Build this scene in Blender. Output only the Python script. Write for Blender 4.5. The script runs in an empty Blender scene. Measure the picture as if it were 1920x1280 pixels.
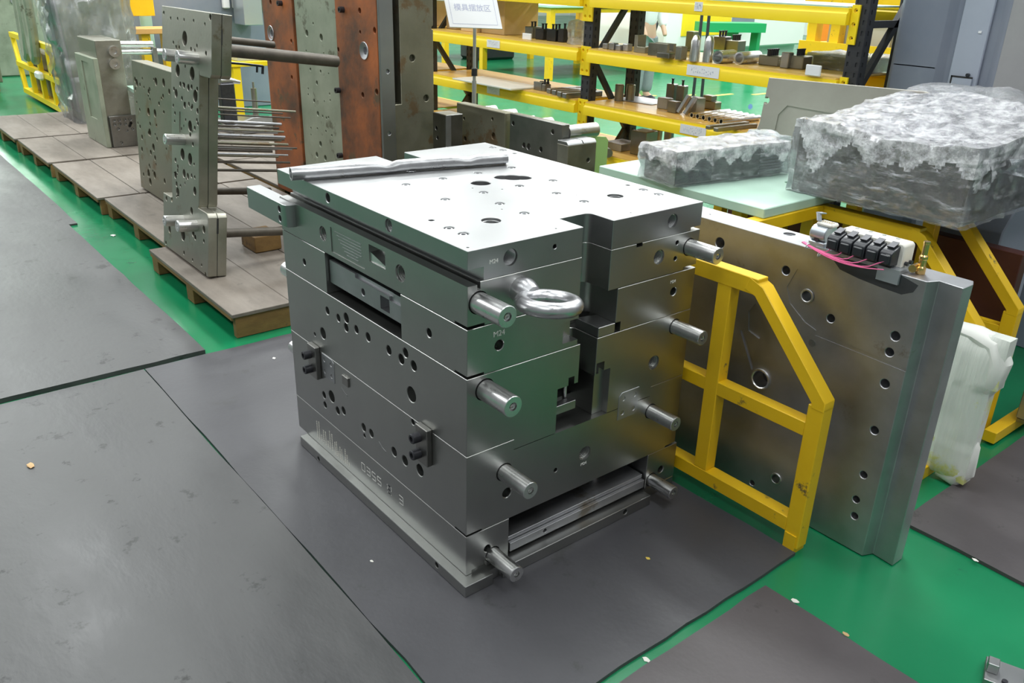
import bpy, bmesh, math, random
from mathutils import Vector, Matrix
random.seed(7)
PI = math.pi
S = bpy.context.scene
COL = S.collection

# ------------------------------------------------------------------ camera
CP = Vector((-1.15094, -1.58732, 1.65819))
YAW, PIT, ROL, FPX = 0.6854, 0.4151, 0.0284, 1581.714
_F = Vector((math.cos(PIT)*math.sin(YAW), math.cos(PIT)*math.cos(YAW), -math.sin(PIT)))
_R0 = Vector((math.cos(YAW), -math.sin(YAW), 0)); _U0 = _R0.cross(_F)
_R = _R0*math.cos(ROL)+_U0*math.sin(ROL); _U = -_R0*math.sin(ROL)+_U0*math.cos(ROL)
cd = bpy.data.cameras.new('camera'); cam = bpy.data.objects.new('camera', cd); COL.objects.link(cam)
cd.sensor_width = 36; cd.lens = FPX/1920*36; cd.clip_start = .05; cd.clip_end = 200
m3 = Matrix((( _R.x, _U.x, -_F.x), (_R.y, _U.y, -_F.y), (_R.z, _U.z, -_F.z)))
cam.matrix_world = Matrix.Translation(CP) @ m3.to_4x4()
S.camera = cam
# ------------------------------------------------------------------ light
W = bpy.data.worlds.new('hall'); S.world = W; W.use_nodes = True
bg = W.node_tree.nodes['Background']; bg.inputs[0].default_value = (.93, .97, 1, 1); bg.inputs[1].default_value = .22
def area(name, loc, sx, sy, power, col=(1, 1, 1), rot=(0, 0, 0)):
    d = bpy.data.lights.new(name, 'AREA'); d.shape = 'RECTANGLE'; d.size = sx; d.size_y = sy; d.energy = power; d.color = col
    o = bpy.data.objects.new(name, d); o.location = loc; o.rotation_euler = rot; COL.objects.link(o); return o
for i, x in enumerate((-4, 0, 4, 8.5, 13)):
    for j, y in enumerate((-3, 2.5, 8, 14)):
        area('ceiling_lamp', (x, y, 6.2), .9, 3.2, (270 if x > 3 else 190) if (x > 0 and y > 0) else (190 if y > 5 else 112), (.96, 1, .99))
area('sheen_light', (1, 25.2, 3.7), 13, 2.8, 800, (.94, 1, .97), (PI/2, 0, 0))  # unseen area light added for sheen on the green floor
area('sheen_light', (23.2, 12, 3.7), 13, 2.6, 220, (.95, 1, .98), (PI/2, 0, PI/2))  # second unseen area light, added high on the right wall
for y in (7, 15): area('ceiling_lamp', (18, y, 6.2), .9, 3.2, 300, (.96, 1, .99))
S.view_settings.view_transform = 'Standard'; S.view_settings.look = 'None'
S.view_settings.exposure = 0.18; S.view_settings.gamma = 1; S.view_settings.use_curve_mapping = False

# ------------------------------------------------------------------ photo-measured points on real planes
def ray(px, py): return _F+_R*((px-960)/FPX)-_U*((py-640)/FPX)
def on(px, py, ax, v, M=None):
    d = ray(px, py); c = CP.copy()
    if M is not None:
        I = M.inverted(); c = I @ c; d = I.to_3x3() @ d
    return c+d*((v-c[ax])/d[ax])
def onx(px, py, v, M=None): return on(px, py, 0, v, M)
def ony(px, py, v, M=None): return on(px, py, 1, v, M)
def onz(px, py, v, M=None): return on(px, py, 2, v, M)
def z1(x, y): return (450+x/2.7818, 240+y/2.7818)
def z2(x, y): return (850+x/2.7818, 240+y/2.7818)
def z3(x, y): return (520+x/2.4615, 600+y/2.4615)
def z4(x, y): return (840+x/2.462, 600+y/2.462)
def z5(x, y): return (1200+x/2.56, 350+y/2.56)
def z6(x, y): return (1460+x/4.174, 360+y/4.174)

# ------------------------------------------------------------------ materials
def mat(name, col, rough=.5, metal=0, col2=None, nscale=6, namt=.5, bump=0, bscale=60, rvar=0, stretch=(1, 1, 1), emit=None, spec=.5, dirt=None, dscale=3, dthr=.6, coat=0):
    m = bpy.data.materials.new(name); m.use_nodes = True; nt = m.node_tree; b = nt.nodes['Principled BSDF']
    N = nt.nodes.new; Lk = nt.links.new
    b.inputs['Base Color'].default_value = (*col, 1); b.inputs['Roughness'].default_value = rough; b.inputs['Metallic'].default_value = metal
    b.inputs['Specular IOR Level'].default_value = spec; b.inputs['Coat Weight'].default_value = coat
    geo = N('ShaderNodeNewGeometry'); mp = N('ShaderNodeMapping'); mp.inputs['Scale'].default_value = stretch
    Lk(geo.outputs['Position'], mp.inputs[0])
    src = None
    if col2:
        n = N('ShaderNodeTexNoise'); n.inputs['Scale'].default_value = nscale; n.inputs['Detail'].default_value = 8; n.inputs['Roughness'].default_value = .65
        Lk(mp.outputs[0], n.inputs['Vector'])
        r = N('ShaderNodeValToRGB'); r.color_ramp.elements[0].position = .5-namt/2; r.color_ramp.elements[1].position = .5+namt/2
        r.color_ramp.elements[0].color = (*col, 1); r.color_ramp.elements[1].color = (*col2, 1)
        Lk(n.outputs[0], r.inputs[0]); src = r.outputs[0]
        if rvar:
            mm = N('ShaderNodeMapRange'); mm.inputs[1].default_value = .3; mm.inputs[2].default_value = .7
            mm.inputs[3].default_value = rough-rvar; mm.inputs[4].default_value = rough+rvar
            Lk(n.outputs[0], mm.inputs[0]); Lk(mm.outputs[0], b.inputs['Roughness'])
    if dirt:
        n = N('ShaderNodeTexNoise'); n.inputs['Scale'].default_value = dscale; n.inputs['Detail'].default_value = 10; n.inputs['Roughness'].default_value = .7
        Lk(geo.outputs['Position'], n.inputs['Vector'])
        r = N('ShaderNodeValToRGB'); r.color_ramp.elements[0].position = dthr; r.color_ramp.elements[1].position = min(.99, dthr+.06)
        Lk(n.outputs[0], r.inputs[0])
        mx = N('ShaderNodeMix'); mx.data_type = 'RGBA'; mx.inputs[7].default_value = (*dirt, 1)
        Lk(r.outputs[0], mx.inputs[0])
        if src: Lk(src, mx.inputs[6])
        else: mx.inputs[6].default_value = (*col, 1)
        src = mx.outputs[2]
    if src: Lk(src, b.inputs['Base Color'])
    if bump:
        n = N('ShaderNodeTexNoise'); n.inputs['Scale'].default_value = bscale; n.inputs['Detail'].default_value = 6
        Lk(mp.outputs[0], n.inputs['Vector'])
        bp = N('ShaderNodeBump'); bp.inputs['Strength'].default_value = bump*(.12 if metal > .9 else .6); bp.inputs['Distance'].default_value = .01
        Lk(n.outputs[0], bp.inputs['Height']); Lk(bp.outputs[0], b.inputs['Normal'])
    if emit: b.inputs['Emission Color'].default_value = (*emit, 1); b.inputs['Emission Strength'].default_value = 1
    return m
def film(name, tint=(.9, .92, .95), lo=.04, hi=.5, scale=9, str_=1.0, stretch=(1, 1, 1), pos=(.5, .72), gl=.35):
    m = bpy.data.materials.new(name); m.use_nodes = True; nt = m.node_tree; N = nt.nodes.new; Lk = nt.links.new
    b = nt.nodes['Principled BSDF']; out = nt.nodes['Material Output']
    b.inputs['Base Color'].default_value = (*tint, 1); b.inputs['Roughness'].default_value = .2
    b.inputs['Specular IOR Level'].default_value = .9
    tr = N('ShaderNodeBsdfTransparent'); tr.inputs[0].default_value = (.96, .97, .98, 1)
    gs = N('ShaderNodeBsdfGlossy'); gs.inputs['Roughness'].default_value = .12; gs.inputs['Color'].default_value = (.95, .96, 1, 1)
    geo = N('ShaderNodeNewGeometry'); mp = N('ShaderNodeMapping'); mp.inputs['Scale'].default_value = stretch
    Lk(geo.outputs['Position'], mp.inputs[0])
    n = N('ShaderNodeTexNoise'); n.inputs['Scale'].default_value = scale; n.inputs['Detail'].default_value = 10; n.inputs['Roughness'].default_value = .72
    Lk(mp.outputs[0], n.inputs['Vector'])
    r = N('ShaderNodeMapRange'); r.inputs[1].default_value = pos[0]; r.inputs[2].default_value = pos[1]; r.inputs[3].default_value = lo; r.inputs[4].default_value = hi
    Lk(n.outputs[0], r.inputs[0])
    bp = N('ShaderNodeBump'); bp.inputs['Strength'].default_value = str_; bp.inputs['Distance'].default_value = .02
    Lk(n.outputs[0], bp.inputs['Height']); Lk(bp.outputs[0], b.inputs['Normal']); Lk(bp.outputs[0], gs.inputs['Normal'])
    mx = N('ShaderNodeMixShader'); Lk(r.outputs[0], mx.inputs[0]); Lk(tr.outputs[0], mx.inputs[1]); Lk(b.outputs[0], mx.inputs[2])
    fr = N('ShaderNodeFresnel'); fr.inputs[0].default_value = 1.6; Lk(bp.outputs[0], fr.inputs['Normal'])
    ml = N('ShaderNodeMath'); ml.operation = 'MULTIPLY_ADD'; ml.inputs[1].default_value = gl*1.6; ml.inputs[2].default_value = gl*.12; Lk(fr.outputs[0], ml.inputs[0])
    m2 = N('ShaderNodeMixShader'); Lk(ml.outputs[0], m2.inputs[0]); Lk(mx.outputs[0], m2.inputs[1]); Lk(gs.outputs[0], m2.inputs[2])
    Lk(m2.outputs[0], out.inputs[0]); return m
STEEL = mat('ground_steel', (.33, .335, .325), .36, 1, (.44, .445, .43), 3, .8, .05, 90, .04)
STEELT = mat('top_steel', (.33, .338, .342), .38, 1, (.41, .41, .41), 4, .7, .03, 60, .04, dirt=(.62, .56, .48), dscale=4, dthr=.73)
STEELD = mat('dark_steel', (.20, .20, .19), .36, 1, (.36, .35, .33), 5, .6, .08, 40, .08)
STEELG = mat('worn_steel', (.30, .305, .31), .47, 1, (.56, .56, .59), 2.4, .5, .08, 50, .08, dirt=(.30, .27, .23), dscale=3.4, dthr=.62)
CHROME = mat('polished_pin', (.66, .66, .65), .3, 1, (.78, .78, .78), 30, .5, .02, 200, .04)
CAST = mat('galvanised', (.55, .55, .56), .32, 1, (.72, .72, .74), 20, .6, .25, 35, .08)
OILY = mat('oily_steel', (.25, .245, .20), .42, .9, (.40, .385, .33), 6, .6, .12, 45, .1, dirt=(.22, .19, .13), dscale=5, dthr=.60)
OILYD = mat('oily_dark_steel', (.17, .165, .12), .46, .7, (.28, .265, .20), 4, .6, .12, 45, .1, dirt=(.20, .14, .08), dscale=5, dthr=.56)
RUST = mat('rusty_steel', (.075, .042, .028), .6, .2, (.44, .13, .036), 2.4, .30, .2, 40, .1, dirt=(.11, .075, .04), dscale=4, dthr=.56)
GGREY = mat('greenish_steel', (.24, .27, .20), .5, .4, (.42, .45, .35), 5, .6, .1, 40, .1, dirt=(.16, .16, .11), dscale=6, dthr=.60)
BLACKST = mat('black_oxide', (.035, .035, .04), .38, .6, (.07, .07, .08), 40, .6)
YEL = mat('yellow_paint', (.78, .47, .008), .42, 0, (.86, .56, .012), 6, .6, .12, 50, .06, dirt=(.12, .09, .04), dscale=11, dthr=.625)
YELB = mat('yellow_beam_paint', (.93, .66, .012), .4, 0, (.98, .74, .015), 4, .6, .04, 50)
BLKP = mat('black_paint', (.022, .022, .026), .45, 0, (.04, .04, .045), 20, .6)
DROD = mat('brown_black_rod', (.05, .042, .034), .5, .3, (.13, .11, .085), 12, .6, .15, 60)
HOLE = mat('hole_dark', (.02, .02, .02), .7)
GREEN = mat('green_epoxy', (.006, .17, .066), .22, 0, (.010, .23, .092), 1.6, .7, .03, 120, .06, dirt=(.012, .11, .06), dscale=2.2, dthr=.64)
MAT_ = mat('rubber_mat', (.045, .044, .051), .44, 0, (.08, .079, .087), 2.2, .7, .18, 30, .1, dirt=(.05, .05, .052), dscale=4.5, dthr=.60)
MAT2 = mat('scuffed_mat', (.040, .040, .043), .44, 0, (.098, .098, .098), 3.0, .55, .3, 26, .12, stretch=(1, .45, 1), dirt=(.022, .022, .022), dscale=9, dthr=.60)
MATD = mat('brown_grey_mat', (.06, .052, .055), .5, 0, (.10, .088, .092), 3.0, .6, .18, 30, .1, dirt=(.05, .045, .045), dscale=6, dthr=.62)
PLY = mat('grey_weathered_ply', (.115, .093, .074), .6, 0, (.26, .225, .19), 6, .5, .15, 60, 0, (1, .3, 1), dirt=(.12, .10, .08), dscale=5, dthr=.62)
WOOD = mat('pallet_wood', (.13, .068, .025), .7, 0, (.30, .18, .055), 7, .6, .2, 60, 0, (1, .3, 2.5), dirt=(.10, .06, .03), dscale=9, dthr=.60)
ORW = mat('orange_wood', (.62, .33, .10), .55, 0, (.75, .44, .16), 6, .6)
SHELFW = mat('varnished_shelf_board', (.85, .48, .08), .25, 0, (.92, .64, .20), 3, .7, .03, 50, 0, (4, .4, 1))
CARD = mat('cardboard', (.62, .44, .22), .8, 0, (.70, .52, .28), 4, .6)
WHITE = mat('white_paper', (.82, .83, .85), .5)
WALLM = mat('white_wall_paint', (.80, .84, .78), .7, 0, (.86, .88, .84), 1, .7)
BLUEG = mat('blue_grey_paint', (.17, .20, .26), .4, 0, (.26, .28, .33), 1.6, .6, .05, 30, .08)
BLUEL = mat('pale_blue_grey_paint', (.33, .37, .45), .4, 0, (.42, .46, .54), 2, .7, .05, 30)
MINT = mat('pale_green_paint', (.42, .62, .50), .32, 0, (.52, .70, .60), 3, .7, .04, 40)
LIME = mat('light_green_card', (.38, .62, .22), .5)
GRNP = mat('green_machine_paint', (.02, .36, .12), .4)
BLACKP = mat('black_plastic', (.018, .02, .024), .33, 0, (.03, .033, .04), 20, .6)
IVORY = mat('ivory_plastic', (.74, .72, .66), .4)
PINK = mat('pink_cable', (.82, .14, .34), .4)
BRASS = mat('brass', (.78, .52, .20), .22, 1)
ZINC = mat('grey_die_cast', (.52, .56, .60), .35, .7)
FOAM = mat('foam_wrap', (.70, .74, .68), .38, 0, (.84, .86, .80), 3, .5, .6, 14, .05, (1, 9, .8), dirt=(.72, .72, .26), dscale=3.4, dthr=.53, coat=.4)
FOAMW = mat('white_foam', (.80, .81, .76), .5, 0, (.84, .84, .80), 5, .6, .3, 18)
CRATE = mat('grey_plastic_crate', (.42, .44, .42), .5)
FILM = film('stretch_film', (.93, .94, .97), .02, .62, 9, 1.0, (1, 1, 4.5), (.54, .68), .7)
FILMT = film('gathered_film', (.95, .95, .97), .14, .92, 17, 1.0, (1, 1, 1), (.38, .60), .8)
FILM2 = film('stretch_film_thin', (.93, .94, .97), .16, .50, 10, .9, (1, 1, 3), (.4, .7), .5)
FILM3 = film('hazy_plastic_sheet', (.90, .93, .93), .10, .42, 5, .6, (1, 1, .3), (.46, .72), .5)
SKIN = mat('skin', (.62, .40, .28), .5)
TROU = mat('grey_trousers', (.24, .27, .28), .8, 0, (.30, .33, .34), 20, .6)
SHIRT = mat('white_shirt', (.78, .80, .80), .7)

# ------------------------------------------------------------------ mesh helpers
def B(): return bmesh.new()
def box(bm, x0, x1, y0, y1, z0, z1, M=None, bev=0):
    vs = [bm.verts.new((x, y, z)) for x in (x0, x1) for y in (y0, y1) for z in (z0, z1)]
    fs = [(0, 1, 3, 2), (4, 6, 7, 5), (0, 4, 5, 1), (2, 3, 7, 6), (0, 2, 6, 4), (1, 5, 7, 3)]
    F = [bm.faces.new([vs[i] for i in f]) for f in fs]
    if bev: 
        es = list({e for f in F for e in f.edges})
        r = bmesh.ops.bevel(bm, geom=es, offset=bev, segments=1, affect='EDGES', profile=.5)
        vs = list({v for f in r['faces'] for v in f.verts})
        if M is not None: bmesh.ops.transform(bm, matrix=M, verts=vs)
        return bm
    if M is not None: bmesh.ops.transform(bm, matrix=M, verts=vs)
    return bm
def prism(bm, pts, ax, lo, hi, bev=0):
    def P(a, b, c): return {0: (c, a, b), 1: (a, c, b), 2: (a, b, c)}[ax]
    A = [bm.verts.new(P(a, b, lo)) for a, b in pts]; C_ = [bm.verts.new(P(a, b, hi)) for a, b in pts]
    n = len(pts); F = [bm.faces.new(A[::-1]), bm.faces.new(C_)]
    for i in range(n): F.append(bm.faces.new((A[i], A[(i+1) % n], C_[(i+1) % n], C_[i])))
    bmesh.ops.recalc_face_normals(bm, faces=F)
    if bev:
        es = [e for e in {e for f in F for e in f.edges} if len(e.link_faces) == 2 and e.calc_face_angle(0) > .6]
        bmesh.ops.bevel(bm, geom=es, offset=bev, segments=1, affect='EDGES', profile=.5)
    return bm
def basis(d):
    d = Vector(d).normalized(); u = Vector((0, 0, 1)) if abs(d.z) < .9 else Vector((1, 0, 0))
    a = d.cross(u).normalized(); return a, d.cross(a).normalized(), d
def lathe(bm, p, d, prof, seg=24, closed=False):
    """prof: list of (distance along d, radius)"""
    p = Vector(p); a, b, d = basis(d); rings = []
    for t, r in prof:
        if r <= 1e-6: rings.append([bm.verts.new(p+d*t)])
        else: rings.append([bm.verts.new(p+d*t+(a*math.cos(2*PI*k/seg)+b*math.sin(2*PI*k/seg))*r) for k in range(seg)])
    F = []
    for i in range(len(rings)-1):
        A, C_ = rings[i], rings[i+1]
        for k in range(seg):
            k2 = (k+1) % seg
            if len(A) == 1 and len(C_) == 1: continue
            if len(A) == 1: F.append(bm.faces.new((A[0], C_[k], C_[k2])))
            elif len(C_) == 1: F.append(bm.faces.new((A[k], C_[0], A[k2])))
            else: F.append(bm.faces.new((A[k], C_[k], C_[k2], A[k2])))
    bmesh.ops.recalc_face_normals(bm, faces=F)
    return bm
def cyl(bm, p0, p1, r, seg=20, r2=None):
    p0 = Vector(p0); d = Vector(p1)-p0; L = d.length
    return lathe(bm, p0, d, [(0, 0), (0, r), (L, r if r2 is None else r2), (L, 0)], seg)
def tube(bm, pts, r, seg=8, caps=True):
    pts = [Vector(p) for p in pts]; n = len(pts); R_ = r if isinstance(r, (list, tuple)) else [r]*n
    rings = []; up = None
    for i, p in enumerate(pts):
        d = (pts[min(i+1, n-1)]-pts[max(i-1, 0)]).normalized()
        if up is None: a, b, _ = basis(d)
        else: a = (up-d*up.dot(d)).normalized(); b = d.cross(a)
        up = a
        rr = R_[i]; ra, rb = rr if isinstance(rr, tuple) else (rr, rr)
        rings.append([bm.verts.new(p+a*math.cos(2*PI*k/seg)*ra+b*math.sin(2*PI*k/seg)*rb) for k in range(seg)])
    F = []
    for i in range(n-1):
        for k in range(seg): F.append(bm.faces.new((rings[i][k], rings[i][(k+1) % seg], rings[i+1][(k+1) % seg], rings[i+1][k])))
    if caps: F += [bm.faces.new(rings[0][::-1]), bm.faces.new(rings[-1])]
    bmesh.ops.recalc_face_normals(bm, faces=F)
    return bm
def torus(bm, c, n, R_, r, seg=40, ms=14):
    a, b, d = basis(n); c = Vector(c); g = []
    for i in range(seg):
        t = 2*PI*i/seg; u = a*math.cos(t)+b*math.sin(t)
        g.append([bm.verts.new(c+u*(R_+r*math.cos(2*PI*j/ms))+d*r*math.sin(2*PI*j/ms)) for j in range(ms)])
    F = []
    for i in range(seg):
        for j in range(ms): F.append(bm.faces.new((g[i][j], g[(i+1) % seg][j], g[(i+1) % seg][(j+1) % ms], g[i][(j+1) % ms])))
    bmesh.ops.recalc_face_normals(bm, faces=F); return bm
def rbar(bm, p, q, w, h, side=None):
    """rectangular bar from p to q, w across (side), h the other way"""
    p, q = Vector(p), Vector(q); d = (q-p).normalized()
    s = Vector(side).normalized() if side else d.cross(Vector((0, 0, 1))).normalized()
    s = (s-d*s.dot(d)).normalized(); t = d.cross(s)
    vs = [bm.verts.new(o+s*(w/2*i)+t*(h/2*j)) for o in (p, q) for i, j in ((-1, -1), (1, -1), (1, 1), (-1, 1))]
    F = [bm.faces.new([vs[i] for i in f]) for f in ((3, 2, 1, 0), (4, 5, 6, 7), (0, 1, 5, 4), (1, 2, 6, 5), (2, 3, 7, 6), (3, 0, 4, 7))]
    bmesh.ops.recalc_face_normals(bm, faces=F); return bm
def hole(bm, p, d, r, depth, thread=False, seg=24):
    """cutter going into the material from p along d"""
    ch = min(.002, r*.16)
    if not thread: prof = [(-.02, 0), (-.02, r+ch), (0, r+ch), (ch, r), (depth, r), (depth+.3*r, 0)]
    else:
        prof = [(-.02, 0), (-.02, r*1.06), (.001, r*1.06), (.004, r)]; t = .004
        while t < depth-.006: prof += [(t+.0022, r*1.0), (t+.0034, r*.9)]; t += .0044
        prof += [(depth, r*.9), (depth+.003, 0)]
    return lathe(bm, p, d, prof, seg)
def finish(bm, name, m, smooth=True):
    me = bpy.data.meshes.new(name); bm.to_mesh(me); bm.free()
    me.materials.append(m)
    if smooth and len(me.polygons):
        me.polygons.foreach_set('use_smooth', [True]*len(me.polygons)); me.set_sharp_from_angle(angle=.55)
    return me
def cut(bm, cb):
    """boolean difference bm - cb, returns a new bmesh"""
    a = bpy.data.meshes.new('a'); bm.to_mesh(a); bm.free(); c = bpy.data.meshes.new('c'); cb.to_mesh(c); cb.free()
    oa = bpy.data.objects.new('a', a); oc = bpy.data.objects.new('c', c); COL.objects.link(oa); COL.objects.link(oc)
    md = oa.modifiers.new('b', 'BOOLEAN'); md.object = oc; md.operation = 'DIFFERENCE'; md.solver = 'EXACT'; md.use_self = True
    dg = bpy.context.evaluated_depsgraph_get(); dg.update()
    me = bpy.data.meshes.new_from_object(oa.evaluated_get(dg))
    r = bmesh.new(); r.from_mesh(me)
    for o in (oa, oc): bpy.data.objects.remove(o)
    for x in (a, c, me): bpy.data.meshes.remove(x)
    return r
def tag(o, label=None, cat=None, group=None, kind=None):
    if label: o['label'] = label
    if cat: o['category'] = cat
    if group: o['group'] = group
    if kind: o['kind'] = kind
    return o
OFF = {}
def thing(name, label, cat, loc=(0, 0, 0), group=None, M=None):
    """Empty at the thing's base. With M (a frame) its children are given in the frame's own coordinates."""
    o = bpy.data.objects.new(name, None); COL.objects.link(o); o.empty_display_size = .05
    if M is not None: o.matrix_world = M; OFF[o.name] = Vector((0, 0, 0))
    else: o.location = loc; OFF[o.name] = Vector(loc)
    return tag(o, label, cat, group)
def obj(name, bm, m, parent=None, label=None, cat=None, group=None, kind=None, smooth=True, me=None, c=None):
    if me is None: me = finish(bm, name, m, smooth)
    if c is None:
        n = len(me.vertices)
        if n:
            xs = [v.co for v in me.vertices]
            lo = Vector([min(v[i] for v in xs) for i in range(3)]); hi = Vector([max(v[i] for v in xs) for i in range(3)])
            c = Vector(((lo.x+hi.x)/2, (lo.y+hi.y)/2, lo.z))
        else: c = Vector((0, 0, 0))
        me.transform(Matrix.Translation(-c))
    o = bpy.data.objects.new(name, me); COL.objects.link(o)
    if parent is not None: o.parent = parent; o.location = c-OFF[parent.name]
    else: o.location = c
    OFF[o.name] = c.copy()
    return tag(o, label, cat, group, kind)
def again(src, parent, delta, name=None):
    """another copy of a part, sharing its mesh, moved by delta in its thing's frame"""
    o = src.copy(); COL.objects.link(o); o.parent = parent
    c = OFF[src.name]+Vector(delta); o.location = c-(OFF[parent.name] if parent is not None else Vector((0, 0, 0))); OFF[o.name] = c
    return o
def text_mesh(s, size, depth=.0006, align='CENTER'):
    cu = bpy.data.curves.new('t', 'FONT'); cu.body = s; cu.size = size; cu.extrude = depth; cu.align_x = align; cu.align_y = 'CENTER'
    o = bpy.data.objects.new('t', cu); COL.objects.link(o)
    dg = bpy.context.evaluated_depsgraph_get(); dg.update(); me = bpy.data.meshes.new_from_object(o.evaluated_get(dg))
    bpy.data.objects.remove(o); bm = bmesh.new(); bm.from_mesh(me); bpy.data.meshes.remove(me); return bm
def put_text(s, size, M, m, parent, name='lettering', label=None, depth=.0006):
    bm = text_mesh(s, size, depth); bmesh.ops.transform(bm, matrix=M, verts=bm.verts[:]); return obj(name, bm, m, parent, label, smooth=False)
# text frames: reading direction, up direction
def tframe(p, right, up):
    r = Vector(right).normalized(); u = Vector(up).normalized(); n = r.cross(u)
    return Matrix.Translation(Vector(p)) @ Matrix(((r.x, u.x, n.x), (r.y, u.y, n.y), (r.z, u.z, n.z))).to_4x4()

# ================================================================== SETTING
bm = B(); box(bm, -6, 24, -5, 26, -.1, 0); obj('floor', bm, GREEN, kind='structure', smooth=False)
bm = B(); box(bm, 23.8, 24, -5, 26, 0, 5.5); obj('wall_right', bm, WALLM, kind='structure', smooth=False)
bm = B(); box(bm, -6, 24, 25.8, 26, 0, 5.5); obj('wall_back', bm, WALLM, kind='structure', smooth=False)
bm = B()
for k in range(16):
    t = k*.62; box(bm, 7.6+t, 8.0+t, 7.35-t*.36, 7.43-t*.36, .0005, .003)
obj('floor_marking', bm, mat('yellow_floor_tape', (.75, .62, .10), .5), None, 'faded dashed yellow line taped across the green floor behind the shelves', 'floor line')

def ground_mat(name, x0, x1, y0, y1, m, label, t=.012, cr=.01):
    bm = B()
    n = 14; pts = []
    def jit(a): return a+random.uniform(-.004, .004)
    for i in range(n): pts.append((x0+(x1-x0)*i/n, jit(y0) if i else y0))
    for i in range(n): pts.append((jit(x1) if i else x1, y0+(y1-y0)*i/n))
    for i in range(n): pts.append((x1-(x1-x0)*i/n, jit(y1) if i else y1))
    for i in range(n): pts.append((jit(x0) if i else x0, y1-(y1-y0)*i/n))
    prism(bm, pts, 2, .0005, t); obj(name, bm, m, None, label, 'mat', smooth=False)
ground_mat('floor_mat', -.292, .918, -.488, 2.005, MAT_, 'dark grey floor mat directly under the stacked steel mould')
ground_mat('floor_mat', -2.6, -.297, -1.9, 2.004, MAT2, 'scuffed dark floor mat at the lower left beside the mould')
ground_mat('floor_mat', -1.6, -.015, 2.030, 4.546, MAT2, 'grey floor mat bordering the green strip, left of the wooden pallets', .022)
ground_mat('floor_mat', -1.6, .045, 4.555, 7.4, MAT2, 'pale scuffed floor mat at the far left edge beyond another mat')
ground_mat('floor_mat', -.50, .712, -3.0, -.525, MATD, 'brownish grey floor mat in front of the mould mat, bottom of the photo')
ground_mat('floor_mat', 1.353, 3.6, -3.2, -.60, MATD, 'brownish grey floor mat under the foam-wrapped plate at the right')

def bit(px, py, z, s, m, label, n=1):
    p = onz(px, py, z); bm = B()
    bmesh.ops.create_icosphere(bm, subdivisions=1, radius=1)
    for v in bm.verts: v.co = Vector((v.co.x*s*random.uniform(.7, 1.2), v.co.y*s*1.7*random.uniform(.6, 1.1), (v.co.z+1)*s*.25))
    bmesh.ops.transform(bm, matrix=Matrix.Translation((p.x, p.y, z)), verts=bm.verts[:])
    obj('debris_scrap', bm, m, None, label, 'scrap')
PAPER = mat('scrap_foam', (.75, .74, .68), .7); SAND = mat('scrap_wood', (.55, .36, .18), .8)
bit(1491, 1127, 0, .010, PAPER, 'white curled scrap on the green floor right of the centre mat')
bit(1828, 1050, .012, .007, PAPER, 'white crumb at the edge of the right-hand mat')
bit(1586, 1190, .012, .009, SAND, 'brown chip at the edge of the bottom mat')
bit(1212, 1237, 0, .009, PAPER, 'pale crumpled scrap in the gap below the centre mat')
bit(58, 874, .012, .016, SAND, 'tan leaf-like scrap on the lower left mat')
bit(514, 672, .012, .008, PAPER, 'white scrap on the mat near the pallet corner')
bit(212, 442, 0, .016, PAPER, 'pale scrap on the green strip beside the pallets')
bit(1215, 1047, .012, .006, mat('scrap_yellow', (.75, .55, .1), .6), 'tiny yellow crumb on the mat in front of the mould')
bit(697, 1052, .012, .005, PAPER, 'tiny white crumb on the mat left of the base plate')

# ================================================================== THE MOULD
T = thing('injection_mould', 'large stacked steel injection mould with guide pins and lifting eye, standing on the dark mat', 'mould', (.44, .54, .012))
LB_, LY = .880, 1.083
def arc(cx, cy, r, a0, a1, n=5): return [(cx+r*math.cos(math.radians(a0+(a1-a0)*i/n)), cy+r*math.sin(math.radians(a0+(a1-a0)*i/n))) for i in range(n+1)]
def nx(p): return (1, 0, 0)
# --- top plate
def footprint(nx0, nx1, nd, xr=LB_, back=LY, backnotch=False):
    p = [(0, 0), (nx0, 0), (nx0, nd)]
    p += arc(nx1-.020, nd-.020, .020, 90, 0)[0:]
    p += [(nx1, 0), (xr, 0), (xr, back)]
    if backnotch: p += [(.506, back), (.506, .96), (.385, .96), (.385, back-.005)]
    return p+[(0, back-.016 if backnotch else back)]
bm = B(); prism(bm, footprint(.384, .498, .10, .880, 1.10, True), 2, .9455, 1.0305, bev=.0012)
cb = B(); box(cb, -.1, .05, -.1, 1.3, .9, .982)
small = [z1(865, 293), z1(1058, 262), z1(1240, 232), z1(1070, 370), z1(1270, 334), z1(1355, 392), z1(1483, 442), z1(1090, 519), z1(1165, 549), z1(895, 225), z1(1318, 100), z1(1372, 114), z1(1415, 205), z1(1458, 300), z2(520, 272), z2(538, 338), z2(682, 381), z2(992, 320), z2(1072, 344)]
TP = [onz(x, y, 1.0305) for x, y in small]
for p in TP: hole(cb, p, (0, 0, -1), .0145, .035, seg=20)
for (x, y), r in ((z1(998, 480), .009), (z2(910, 297), .008), (z2(320, 132), .008), (z2(535, 523), .0035), (z2(642, 350), .003), (z2(253, 423), .003), (z2(925, 440), .003), (z2(255, 318), .003), (z2(100, 313), .003), (z2(75, 622), .004)):
    hole(cb, onz(x, y, 1.0305), (0, 0, -1), r, .02, seg=12)
for (x, y), r, th in ((z1(1255, 286), .032, 0), (z1(1310, 482), .026, 1), (z2(845, 354), .024, 1)):
    hole(cb, onz(x, y, 1.0305), (0, 0, -1), r, .06, bool(th), 32)
pc = onz(*z2(310, 257), 1.0305); u = Vector((1, -.75, 0)).normalized()*.032
for q in (pc-u, pc+u): hole(cb, q, (0, 0, -1), .03, .05, seg=32)
hole(cb, pc, (0, 0, -1), .037, .05, seg=32)
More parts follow.
